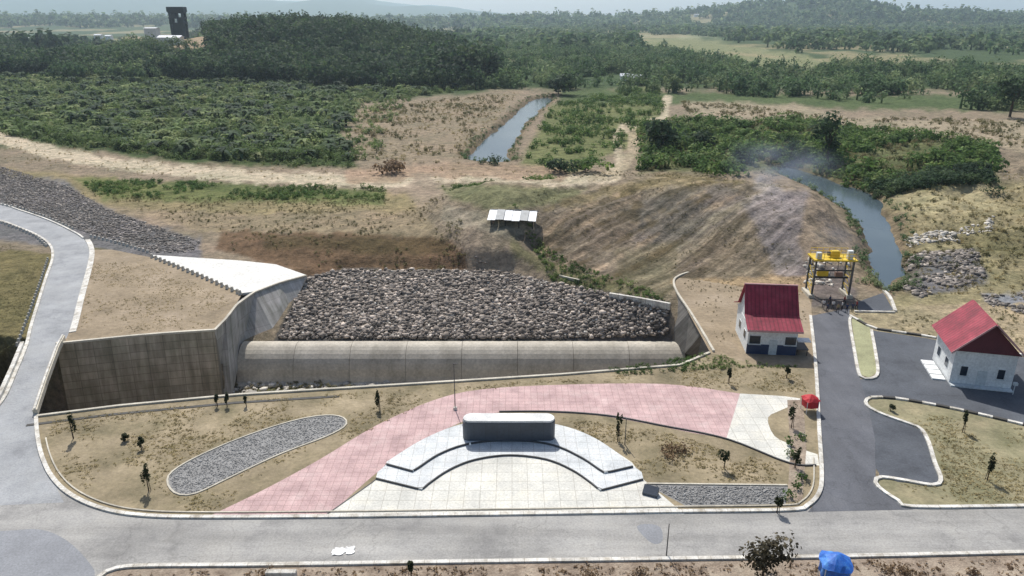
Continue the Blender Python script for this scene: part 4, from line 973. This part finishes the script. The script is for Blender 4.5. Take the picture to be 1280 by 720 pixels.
for s in (-1, 1):
    mb = MB(); xx = s * (ex - .5)
    bm = mb.bm; prof_ = [(y0 + .5, HW - .15), (y1, zs - .08), (yr, zr - .1), (2 * yr - y1, zs - .08), (2 * yr - y0 - .5, HW - .15)]
    a = [bm.verts.new((xx - .06, y, z)) for y, z in prof_]; b_ = [bm.verts.new((xx + .06, y, z)) for y, z in prof_]
    bm.faces.new(a); bm.faces.new(b_[::-1])
    for k in range(5): bm.faces.new((a[k], a[(k + 1) % 5], b_[(k + 1) % 5], b_[k]))
    mb.build('gable', 'plaster_white', h1)
MB().box((0, y0 - .03, HW - .16), (2 * ex, .08, .26)).build('fascia', 'roof_trim', h1)
MB().box((0, yr, zr + .1), (2 * ex - .1, .3, .14)).build('ridge_cap', 'roof_trim', h1)
mb = MB(); mb.box((W / 2 + .9, 1.2, .95), (1.7, 2.6, .08)); [mb.box((W / 2 + .9 + a, 1.2 + b, .45), (.1, .1, .95)) for a in (-.7, .7) for b in (-1.1, 1.1)]; mb.build('porch', 'metal_dark', h1)
MB().box((W / 2 + .9, .2, 2.35), (1.8, 1.4, .12), 0).build('porch_canopy', 'plaster_white', h1)
# house 2: ridge away from the camera, gable to the front
W2, D2, HW2 = 7.2, 7.6, 4.9
h2 = empty('house', P(1224, 483), R(-14), 'white house with a red gable roof and dark brown gable, standing in the parking lot', 'house')
MB().box((0, D2 / 2, HW2 / 2), (W2, D2, HW2)).build('wall', 'plaster_white', h2)
ex2, hr = W2 / 2 + .7, 4.0; zl = HW2 - .25
for s in (-1, 1):
    r_ = roof_panel(h2, 'roof_slope', (s * ex2, -.8, zl), (s * ex2, D2 + .7, zl), (0.01 * s, D2 + .7, HW2 + hr), (0.01 * s, -.8, HW2 + hr), .12, 'roof_red_deep')
    roof_panel(r_, 'bargeboard', (s * ex2, -.88, zl - .05), (s * ex2, -.82, zl - .05), (0, -.82, HW2 + hr - .02), (0, -.88, HW2 + hr - .02), .2, 'roof_trim')
mb = MB(); mb.extr([(-ex2 + .45, zl + .18), (ex2 - .45, zl + .18), (0, HW2 + hr - .12)], -.30, -.18); mb.build('gable', 'gable_brown', h2)
mb = MB(); mb.extr([(-ex2 + .6, zl + .2), (ex2 - .6, zl + .2), (0, HW2 + hr - .2)], D2 + .02, D2 + .1); mb.build('gable', 'plaster_white', h2)
for x in (-2.2, 2.1): window(h2, x, 2.0, -.03, .8, 1.3)
MB().box((0, -.04, 1.1), (1.1, .1, 2.2)).build('door', 'plaster_grey', h2)
for y in (2.2, 5.6): window(h2, y, 2.1, -W2 / 2 - .01, 1.1, 1.2, 'x')
mb = MB(); [mb.box((-W2 / 2 - 1.0 , 1.3 + k * 1.5, .10 + .0), (1.6, 1.3, .2)) for k in range(4)]; mb.build('entrance_slab', 'plaster_white', h2)
MB().box((0, -.5, .09), (W2, .9, .18)).build('plinth', 'plaster_grey', h2)
mb = MB(); mb.tube((3.4, -1.4, 0), (3.4, -1.4, 1.3), .05); mb.box((3.4, -1.4, 1.5), (.5, .4, .4), 0, 0, .04); tag(mb.build('meter_box', 'plaster_grey', None, h2.location + Vector((0, 0, 0)), R(-14)), 'small pale utility box on a post in front of the gable house', 'utility box')
# pavilion in the middle distance
pv = empty('shed', PG(640, 284), R(-8), 'open shed with a patched pale tin roof on the flat behind the rock basin', 'shed')
mb = MB(); [mb.tube((x, y, -.3), (x, y, 1.5), .09) for x in (-4.2, -1.4, 1.4, 4.2) for y in (0, 4.4)]
mb.build('post', 'metal_dark', pv)
for k in range(6):
    x0_ = -4.9 + k * 1.64; x1_ = x0_ + 1.58; dz_ = random.uniform(-.14, .16); m_ = 'tin_roof' if k not in (1, 4) else 'tin_worn'
    roof_panel(pv, 'roof_sheet', (x0_, -.7 + random.uniform(-.3, .3), 1.5 + dz_), (x1_, -.7 + random.uniform(-.3, .3), 1.5 + dz_), (x1_ - .1, 3.0, 2.6 + dz_), (x0_ - .1, 3.0, 2.6 + dz_), .07, m_)
    roof_panel(pv, 'roof_sheet', (x0_, 3.06, 2.56 - dz_), (x1_, 3.06, 2.56 - dz_), (x1_ + .1, 5.4, 1.7 - dz_), (x0_ + .1, 5.4, 1.7 - dz_), .07, m_)
MB().box((-.8, 4.3, .7), (7.6, .1, 1.5)).build('back_wall', 'stone_black', pv)
MB().box((-3.9, 2.2, .6), (.1, 4.0, 1.3)).build('side_wall', 'tin_rust', pv)
# far sheds and houses
def far_building(name, label, cx, by, z, wm, dm, hm, roof='tin_roof', wall='plaster_white', rz=0, roofh=1.8):
    p = PG(cx, by)
    b0 = empty(name, p, rz, label, 'building')
    MB().box((0, dm / 2, hm / 2 - 1), (wm, dm, hm + 2)).build('wall', wall, b0)
    mb = MB(); bm = mb.bm; e = .6
    a = [bm.verts.new((-wm / 2 - e, y, z_)) for y, z_ in ((-e, hm), (dm / 2, hm + roofh), (dm + e, hm))]; b_ = [bm.verts.new((wm / 2 + e, y, z_)) for y, z_ in ((-e, hm), (dm / 2, hm + roofh), (dm + e, hm))]
    bm.faces.new(a); bm.faces.new(b_[::-1]); [bm.faces.new((a[k], a[(k + 1) % 3], b_[(k + 1) % 3], b_[k])) for k in range(3)]
    mb.build('roof', roof, b0)
    for k in range(max(2, int(wm / 6))):
        x = -wm / 2 + (k + .5) * wm / max(2, int(wm / 6)); MB().box((x, -.03, hm * .5), (1.4, .1, 1.4)).build('window', 'glass_dark', b0)
    return b0
far_building('long_shed', 'long low pale roofed building at the far upper left', 44, 52, 14, 34, 12, 6)
far_building('long_shed', 'left white shed of the pair left of the quarry face', 122, 49, 14, 14, 12, 8)
far_building('long_shed', 'right white shed of the pair left of the quarry face', 135, 50, 14, 12, 12, 8)
far_building('small_shed', 'small pale shed between the white pair and the tall white block', 152, 54, 14, 10, 8, 5)
far_building('tall_block', 'tall pale square block on the bare ground at the upper left', 190, 56, 14, 14, 12, 19, 'tin_roof', 'plaster_grey', 0, .8)
far_building('long_shed', 'white low shed at the foot of the left ridge, right of the tall block', 212, 57, 14, 20, 10, 7)
far_building('far_house', 'tiny white house peeping over the far end of the ridge trees', 482, 31, 0, 26, 16, 9)
far_building('far_house', 'white house on the distant hill slope at the upper right', 872, 21, 30, 30, 18, 10)
far_building('far_house', 'small white house among trees in the middle of the valley', 796, 103, 0, 9, 7, 3.5)
far_building('far_house', 'second white house right of the small valley house', 782, 101, 0, 7, 6, 3.2)

tp = Vector((-343, 800, gz(-343, 800) + 5)); tw_ = empty('tower', tp, R(8), 'dark blocky tower with open gaps standing on the left skyline', 'tower')
for sx in (-1, 1):
    for sy in (-1, 1): MB().box((sx * 6, sy * 5, 5), (2.2, 2.2, 36)).build('column', 'tower_dark', tw_)
for z_ in (12.5, 17.5, 22.5): MB().box((0, 0, z_), (15, 12.5, 1.2)).build('floor_slab', 'tower_dark', tw_)
MB().box((-3.4, 0, 20), (6, 11, 4)).build('room', 'tower_dark', tw_); MB().box((2.6, 1, 15), (5.4, 9, 4)).build('room', 'tower_dark', tw_); MB().box((-1, 1, 3), (9.6, 8, 18)).build('lower_room', 'tower_dark', tw_)
MB().box((0, 0, 25.6), (16.5, 14, 5.0), 0, 0, .3).build('water_tank', 'tower_dark', tw_)

# ================================================================== MONUMENT ON THE PLAZA
mo = empty('monument', P(636, 552, Z2), 0, 'long dark stone monument with rounded ends and white top slab on the plaza', 'monument')
def stadium(L, Rr, n=10, bow=.0):
    pts = []
    for k in range(n + 1): an = -math.pi / 2 + math.pi * k / n; pts.append((L / 2 - Rr + Rr * math.cos(an), Rr * math.sin(an)))
    for k in range(n + 1): an = math.pi / 2 + math.pi * k / n; pts.append((-L / 2 + Rr + Rr * math.cos(an), Rr * math.sin(an)))
    return pts
def arcpts(L, y0, y1, sag, n=14):
    f = [(-L / 2 + L * k / n, y0 + sag * (1 - (2 * k / n - 1) ** 2)) for k in range(n + 1)]
    b = [(L / 2 - L * k / n, y1 + sag * (1 - (2 * k / n - 1) ** 2)) for k in range(n + 1)]
    return f + b
body = [(x, y + .35 * (1 - (2 * x / 10.4) ** 2)) for x, y in stadium(10.4, .85, 8)]
MB().prism([(x, y + .9) for x, y in body], -.02, 2.25).build('wall', 'stone_panel', mo)
MB().prism([(x * .985, y + 1.0) for x, y in body], 2.252, 2.50).build('top_slab', 'sheet_white', mo)
MB().tube((-4.3, -.62, -.02), (-4.3, -.62, .25), .12, .06, 8).build('spotlight', 'plaster_white', mo)

# ================================================================== POSTS, LAMPS AND SMALL THINGS
def guard_posts(line, step, label, group, sx=.5, h=.55):
    pts = resample(line, step); me = None
    for p in pts:
        if me is None:
            mb = MB(); mb.box((0, 0, h / 2 - .05), (sx, sx, h + .1), 0, 0, .04, .8); o = mb.build('guard_post', 'kerb_white', None, (p.x, p.y, 0)); me = o
        else: o = me.copy(); COL.objects.link(o); o.location = (p.x, p.y, 0)
        o.location.z = max(0, gz(p.x, p.y)) if abs(gz(p.x, p.y)) < 1 else 0
        tag(o, label, 'guard post', group)
guard_posts(PW([(-20, 251), (25, 261), (60, 273), (92, 287)]), 1.9, 'short white guard post on the outer kerb of the dam crest road', 'guard posts on the outer kerb of the crest road')
guard_posts(PW([(114, 296), (150, 305), (186, 316)]), 1.5, 'short white guard post between the road bend and the white slab', 'guard posts between bend and slab')
guard_posts(PW([(190, 322), (250, 346), (300, 368)]), 1.75, 'white guard post in the row along the near edge of the white slab', 'guard posts along the white slab', .5, .8)
guard_posts(PW([(-20, 272), (25, 287), (46, 297), (58, 308)]), 1.9, 'short white guard post on the inner kerb of the dam crest road', 'guard posts on the inner kerb of the crest road')
guard_posts(PW([(60, 325), (52, 350), (38, 390), (22, 432)]), 1.6, 'small white guard post along the left lawn beside the left road', 'guard posts beside the left lawn', .36, .55)
def pole(label, bx, by, h, head=True, base=True):
    t_ = empty('lamp_post', P(bx, by), 0, label, 'post')
    MB().tube((0, 0, 0), (0, 0, h), .06, .04, 8).build('pole', 'metal_grey', t_)
    if base: MB().tube((0, 0, -.05), (0, 0, .35), .28, .22, 10).build('base', 'kerb_white', t_)
    if head: MB().box((.15, 0, h + .02), (.5, .16, .1), 0, 0, .03).build('lamp_head', 'metal_dark', t_)
pole('thin tall grey lamp post on the path edge left behind the monument', 569, 512, 6.2)
pole('thin post at the near kerb right of the stain on the main road', 833, 694, 3.4, False, False)
pole('thin grey post right of the slim sapling behind the monument', 781, 556, 3.4, False, False)
# plaque on the plaza
pq = empty('plaque', P(813, 618), R(-25), 'small dark slanted stone plaque at the right corner of the plaza', 'plaque')
mb = MB(); bm = mb.bm
v8 = [bm.verts.new(c) for c in ((-.75, -.4, 0), (.75, -.4, 0), (.75, .4, 0), (-.75, .4, 0), (-.75, -.4, .3), (.75, -.4, .3), (.75, .4, .8), (-.75, .4, .8))]
for f in ((3, 2, 1, 0), (4, 5, 6, 7), (0, 1, 5, 4), (1, 2, 6, 5), (2, 3, 7, 6), (3, 0, 4, 7)): bm.faces.new([v8[i] for i in f])
mb.build('stone_block', 'stone_black', pq)
# white sheet on the road
bm = bmesh.new(); gv = [[bm.verts.new(((i / 8 - .5) * 2.0 + .06 * math.sin(j * 2.1), (j / 5 - .5) * 1.0 + .08 * math.sin(i * 1.7), .03 + .05 * abs(math.sin(i * 1.3 + j)))) for i in range(9)] for j in range(6)]
for j in range(5):
    for i in range(8):
        if (i, j) not in ((4, 0), (4, 4), (0, 4)): bm.faces.new((gv[j][i], gv[j][i + 1], gv[j + 1][i + 1], gv[j + 1][i]))
me = bpy.data.meshes.new('white_sheet'); bm.to_mesh(me); bm.free()
o = link('white_sheet', me, 'sheet_white', None, P(429, 689) + Vector((0, 0, .01)), R(8)); so_ = o.modifiers.new('s', 'SOLIDIFY'); so_.thickness = .01
tag(o, 'crumpled white sheet lying on the main road near the left', 'sheet')
# low white sign board on the soil at the bottom left
o = MB().box((0, 0, .35), (2.6, .5, .7), 0, 0, .04).build('white_block', 'kerb_white', None, P(352, 722)); tag(o, 'low white block at the bottom edge under the near kerb', 'block')
# red booth
def cloth_booth(name, label, p, w_, h, cloth, rz=0, z0=.0):
    t_ = empty(name, p, rz, label, 'booth'); bm = bmesh.new(); n = 20; rings = []
    for hh, rr in ((.35 * h, 1.0), (.7 * h, .98), (.74 * h, 1.12), (.86 * h, .75), (1.0 * h, .08)):
        ring = []
        for k in range(n):
            an = 6.283 * k / n; c, s = math.cos(an), math.sin(an); q = (abs(c) ** 4 + abs(s) ** 4) ** -.25
            wob = 1 + .05 * math.sin(k * 2.5 + hh * 4)
            ring.append(bm.verts.new((c * q * rr * w_ / 2 * wob, s * q * rr * w_ / 2 * wob, hh + (.06 * math.sin(k * 1.9) if rr > 1.05 else 0))))
        rings.append(ring)
    for a, b in zip(rings, rings[1:]):
        for k in range(n): bm.faces.new((a[k], a[(k + 1) % n], b[(k + 1) % n], b[k]))
    bm.faces.new(rings[-1]); bmesh.ops.recalc_face_normals(bm, faces=bm.faces)
    me = bpy.data.meshes.new('canopy'); bm.to_mesh(me); bm.free(); c = link('canopy', me, cloth, t_); sm = c.modifiers.new('s', 'SOLIDIFY'); sm.thickness = .03
    for sx in (-1, 1):
        for sy in (-1, 1): MB().tube((sx * w_ * .42, sy * w_ * .42, 0), (sx * w_ * .42, sy * w_ * .42, .72 * h), .04).build('leg', 'plaster_white', t_)
    MB().box((0, 0, .36 * h), (w_ * .8, w_ * .8, .06), 0, 0).build('counter', 'plaster_white', t_)
    return t_
cloth_booth('red_booth', 'small red cloth covered booth at the kerb of the side road', P(1011, 514), 1.7, 2.3, 'red_cloth', .1)
cloth_booth('blue_tent', 'blue tarpaulin tent at the bottom edge by the near kerb', P(1040, 730), 2.3, 3.1, 'blue_tarp', -.2)
# yellow topped steel gantry over the road end
gp = P(1037, 372); gt = empty('gantry', gp, R(-3), 'tall steel gantry with a yellow top platform straddling the end of the side road', 'gantry')
gw, gd, gh = 6.2, 3.0, 6.6
for sx in (-1, 1):
    for sy in (0, 1):
        MB().box((sx * gw / 2, sy * gd, gh / 2), (.28, .28, gh)).build('leg', 'metal_grey', gt)
    mb = MB()
    for k in range(4):
        z0_, z1_ = .3 + k * 1.55, .3 + (k + 1) * 1.55
        mb.tube((sx * gw / 2, 0, z0_), (sx * gw / 2, gd, z1_), .06, .06, 5); mb.tube((sx * gw / 2, 0, z1_), (sx * gw / 2, gd, z1_), .06, .06, 5)
    mb.build('bracing', 'yellow_paint', gt)
mb = MB(); mb.box((0, gd / 2, gh + .12), (gw + .9, gd + .8, .24)); mb.build('platform', 'yellow_paint', gt)
for y in (-.3, gd + .3):
    mb = MB()
    for k in range(7): mb.tube((-gw / 2 + k * gw / 6, y, gh + .2), (-gw / 2 + k * gw / 6, y, gh + 1.3), .04, .04, 5)
    for z_ in (.75, 1.3): mb.tube((-gw / 2, y, gh + z_), (gw / 2, y, gh + z_), .045, .045, 5)
    mb.build('railing', 'yellow_paint', gt)
ho = MB().box((.3, gd / 2, gh + .8), (1.5, 1.1, 1.1), 0, 0, .12).build('hoist', 'yellow_paint', gt)
MB().tube((-.9, gd / 2, gh + .8), (-.3, gd / 2, gh + .8), .35, .35, 12).build('drum', 'metal_grey', ho)
MB().box((2.4, .4, gh + 1.0), (.9, .8, 1.5), 0, 0, .05).build('control_cabinet', 'plaster_white', gt)
MB().box((-2.7, .4, gh + .8), (.8, .8, 1.1), 0, 0, .05).build('control_cabinet', 'plaster_grey', gt)
mb = MB(); mb.box((0, gd / 2, 3.2), (gw, .3, .35)); mb.box((0, .02, 4.9), (gw, .2, .2)); mb.build('cross_beam', 'metal_dark', gt)
for x_ in (-1.0, 1.2): MB().tube((x_, gd / 2, 3.35), (x_, gd / 2, gh), .05, .05, 5).build('lifting_rod', 'metal_grey', gt)
MB().box((-1.2, gd / 2 + .1, 3.9), (1.8, .7, 1.0), 0, 0, .05).build('winch_box', 'yellow_paint', gt)
MB().box((1.5, gd / 2, 3.75), (1.2, .8, .7), 0, 0, .05).build('motor', 'tin_rust', gt)
for sx in (-1, 1): MB().box((sx * (gw / 2 + .1), gd / 2, .25), (1.0, gd + 1.0, .6), 0, 0, .04).build('footing', 'coping', gt)

# people standing at the end of the side road
def person_mesh(name, top, legs, step=.12, arm=.15):
    me = bpy.data.meshes.new(name)
    V = [(0, 0, .95), (0, 0, 1.15), (0, 0, 1.38), (0, 0, 1.47), (0, .01, 1.53), (0, .01, 1.64), (0, 0, 1.74),
         (-.10, 0, .90), (-.12, step, .50), (-.12, step * .4, .08), (-.12, step * .4 - .14, .04),
         (.10, 0, .90), (.12, -step, .50), (.12, -step * .6, .08), (.12, -step * .6 - .14, .04),
         (-.19, 0, 1.40), (-.25, .02, 1.14), (-.25, -arm, .92), (-.25, -arm - .04, .83),
         (.19, 0, 1.40), (.25, .02, 1.14), (.25, -arm, .92), (.25, -arm - .04, .83)]
    E = [(0, 1), (1, 2), (2, 3), (3, 4), (4, 5), (5, 6), (0, 7), (7, 8), (8, 9), (9, 10), (0, 11), (11, 12), (12, 13), (13, 14), (2, 15), (15, 16), (16, 17), (17, 18), (2, 19), (19, 20), (20, 21), (21, 22)]
    rad = [.15, .14, .16, .07, .06, .10, .07, .10, .07, .05, .045, .10, .07, .05, .045, .07, .05, .04, .045, .07, .05, .04, .045]
    me.from_pydata(V, E, []); o = bpy.data.objects.new(name, me); COL.objects.link(o)
    o.modifiers.new('k', 'SKIN'); sk = me.skin_vertices[0].data
    for s, r_ in zip(sk, rad): s.radius = (r_, r_ * .85)
    sk[0].use_root = True
    sb = o.modifiers.new('s', 'SUBSURF'); sb.levels = 1; sb.render_levels = 1
    dg = bpy.context.evaluated_depsgraph_get(); m2 = bpy.data.meshes.new_from_object(o.evaluated_get(dg)); bpy.data.objects.remove(o)
    m2.materials.clear()
    for k in ('skin', top, legs, 'hair'): m2.materials.append(M[k])
    for p_ in m2.polygons:
        c = p_.center; z = c.z
        p_.material_index = 2 if z < .96 and abs(c.x) < .2 else (0 if (z > 1.46 or (abs(c.x) > .2 and z < 1.1)) else 1)
        if z > 1.68 or (z > 1.56 and c.y > .05): p_.material_index = 3
        p_.use_smooth = True
    m2.name = name; return m2
if True:
    cols_ = [('shirt_white', 'trousers'), ('shirt_navy', 'trousers'), ('shirt_red', 'trousers'), ('shirt_khaki', 'trousers')]
    meshes = [person_mesh('person', *c, .06 + .05 * k, .02 + .08 * k) for k, c in enumerate(cols_)]
    names = ['white', 'navy', 'red', 'khaki']
    spots = [(1024, 382, 0), (1029, 386, 1), (1036, 383, 0), (1042, 387, 3), (1047, 384, 0), (1053, 387, 1), (1060, 386, 1), (1065, 383, 2), (1032, 377, 1), (1050, 377, 2)]
    desc = ['person in a white top at the left end of the group on the side road', 'person in dark navy beside the leftmost white top in the group', 'person in a white top in the left middle of the group on the side road',
            'person in a khaki top in the front middle of the group on the side road', 'person in a white top in the right middle of the group on the side road', 'person in dark navy in front at the right of the group',
            'person in dark navy second from the right end of the group', 'person in a red top at the right end of the group on the side road', 'person in dark clothes standing behind the left of the group', 'person in a red top standing behind the right of the group']
    for (a, b, k), ds_ in zip(spots, desc):
        o = link('person', meshes[k], [], None, P(a, b), random.uniform(-1, 1) + (3.1 if random.random() < .4 else 0)); tag(o, ds_, 'person', 'people at the end of the side road'); o.location.y -= 1.5

# ================================================================== SMOKE AND HAZE
m = bpy.data.materials.new('smoke'); m.use_nodes = True; t = m.node_tree; t.nodes.clear()
out = t.nodes.new('ShaderNodeOutputMaterial'); pv_ = t.nodes.new('ShaderNodeVolumePrincipled'); t.links.new(pv_.outputs[0], out.inputs['Volume'])
pv_.inputs['Color'].default_value = (.70, .80, 1.0, 1)
tc = t.nodes.new('ShaderNodeTexCoord'); nn_ = noise_node(t, tc.outputs['Object'], 2.2, 5, .65)
mr = t.nodes.new('ShaderNodeMapRange'); mr.inputs[1].default_value = .40; mr.inputs[2].default_value = .68; mr.inputs[3].default_value = 0; mr.inputs[4].default_value = .028
ln = t.nodes.new('ShaderNodeVectorMath'); ln.operation = 'LENGTH'; t.links.new(tc.outputs['Object'], ln.inputs[0])
mf = t.nodes.new('ShaderNodeMapRange'); mf.inputs[1].default_value = .25; mf.inputs[2].default_value = .95; mf.inputs[3].default_value = 1; mf.inputs[4].default_value = 0; mf.interpolation_type = 'SMOOTHSTEP'; t.links.new(ln.outputs['Value'], mf.inputs[0])
mu = t.nodes.new('ShaderNodeMath'); mu.operation = 'MULTIPLY'; t.links.new(nn_, mr.inputs[0]); t.links.new(mr.outputs[0], mu.inputs[0]); t.links.new(mf.outputs[0], mu.inputs[1]); t.links.new(mu.outputs[0], pv_.inputs['Density'])
M['smoke'] = m
for (c_, sx_, sy_, sz_, rz_) in ((P(1003, 285, 3), 9, 26, 5, .18), (P(975, 205, 8), 17, 22, 9, .5)):
    bm = bmesh.new(); bmesh.ops.create_icosphere(bm, subdivisions=3, radius=1); me = bpy.data.meshes.new('smoke'); bm.to_mesh(me); bm.free()
    o = link('smoke', me, 'smoke', None, c_, rz_); o.scale = (sx_, sy_, sz_); tag(o, kind='stuff')

m = bpy.data.materials.new('haze'); m.use_nodes = True; t = m.node_tree; t.nodes.clear()
out = t.nodes.new('ShaderNodeOutputMaterial'); pv_ = t.nodes.new('ShaderNodeVolumePrincipled'); t.links.new(pv_.outputs[0], out.inputs['Volume'])
pv_.inputs['Color'].default_value = (.70, .86, 1.0, 1); pv_.inputs['Density'].default_value = .000085; pv_.inputs['Anisotropy'].default_value = .4
M['haze'] = m
MB().box((0, 8900, 200), (46000, 18200, 430)).build('haze', 'haze')
hz = bpy.data.objects['haze']; hz['kind'] = 'stuff'
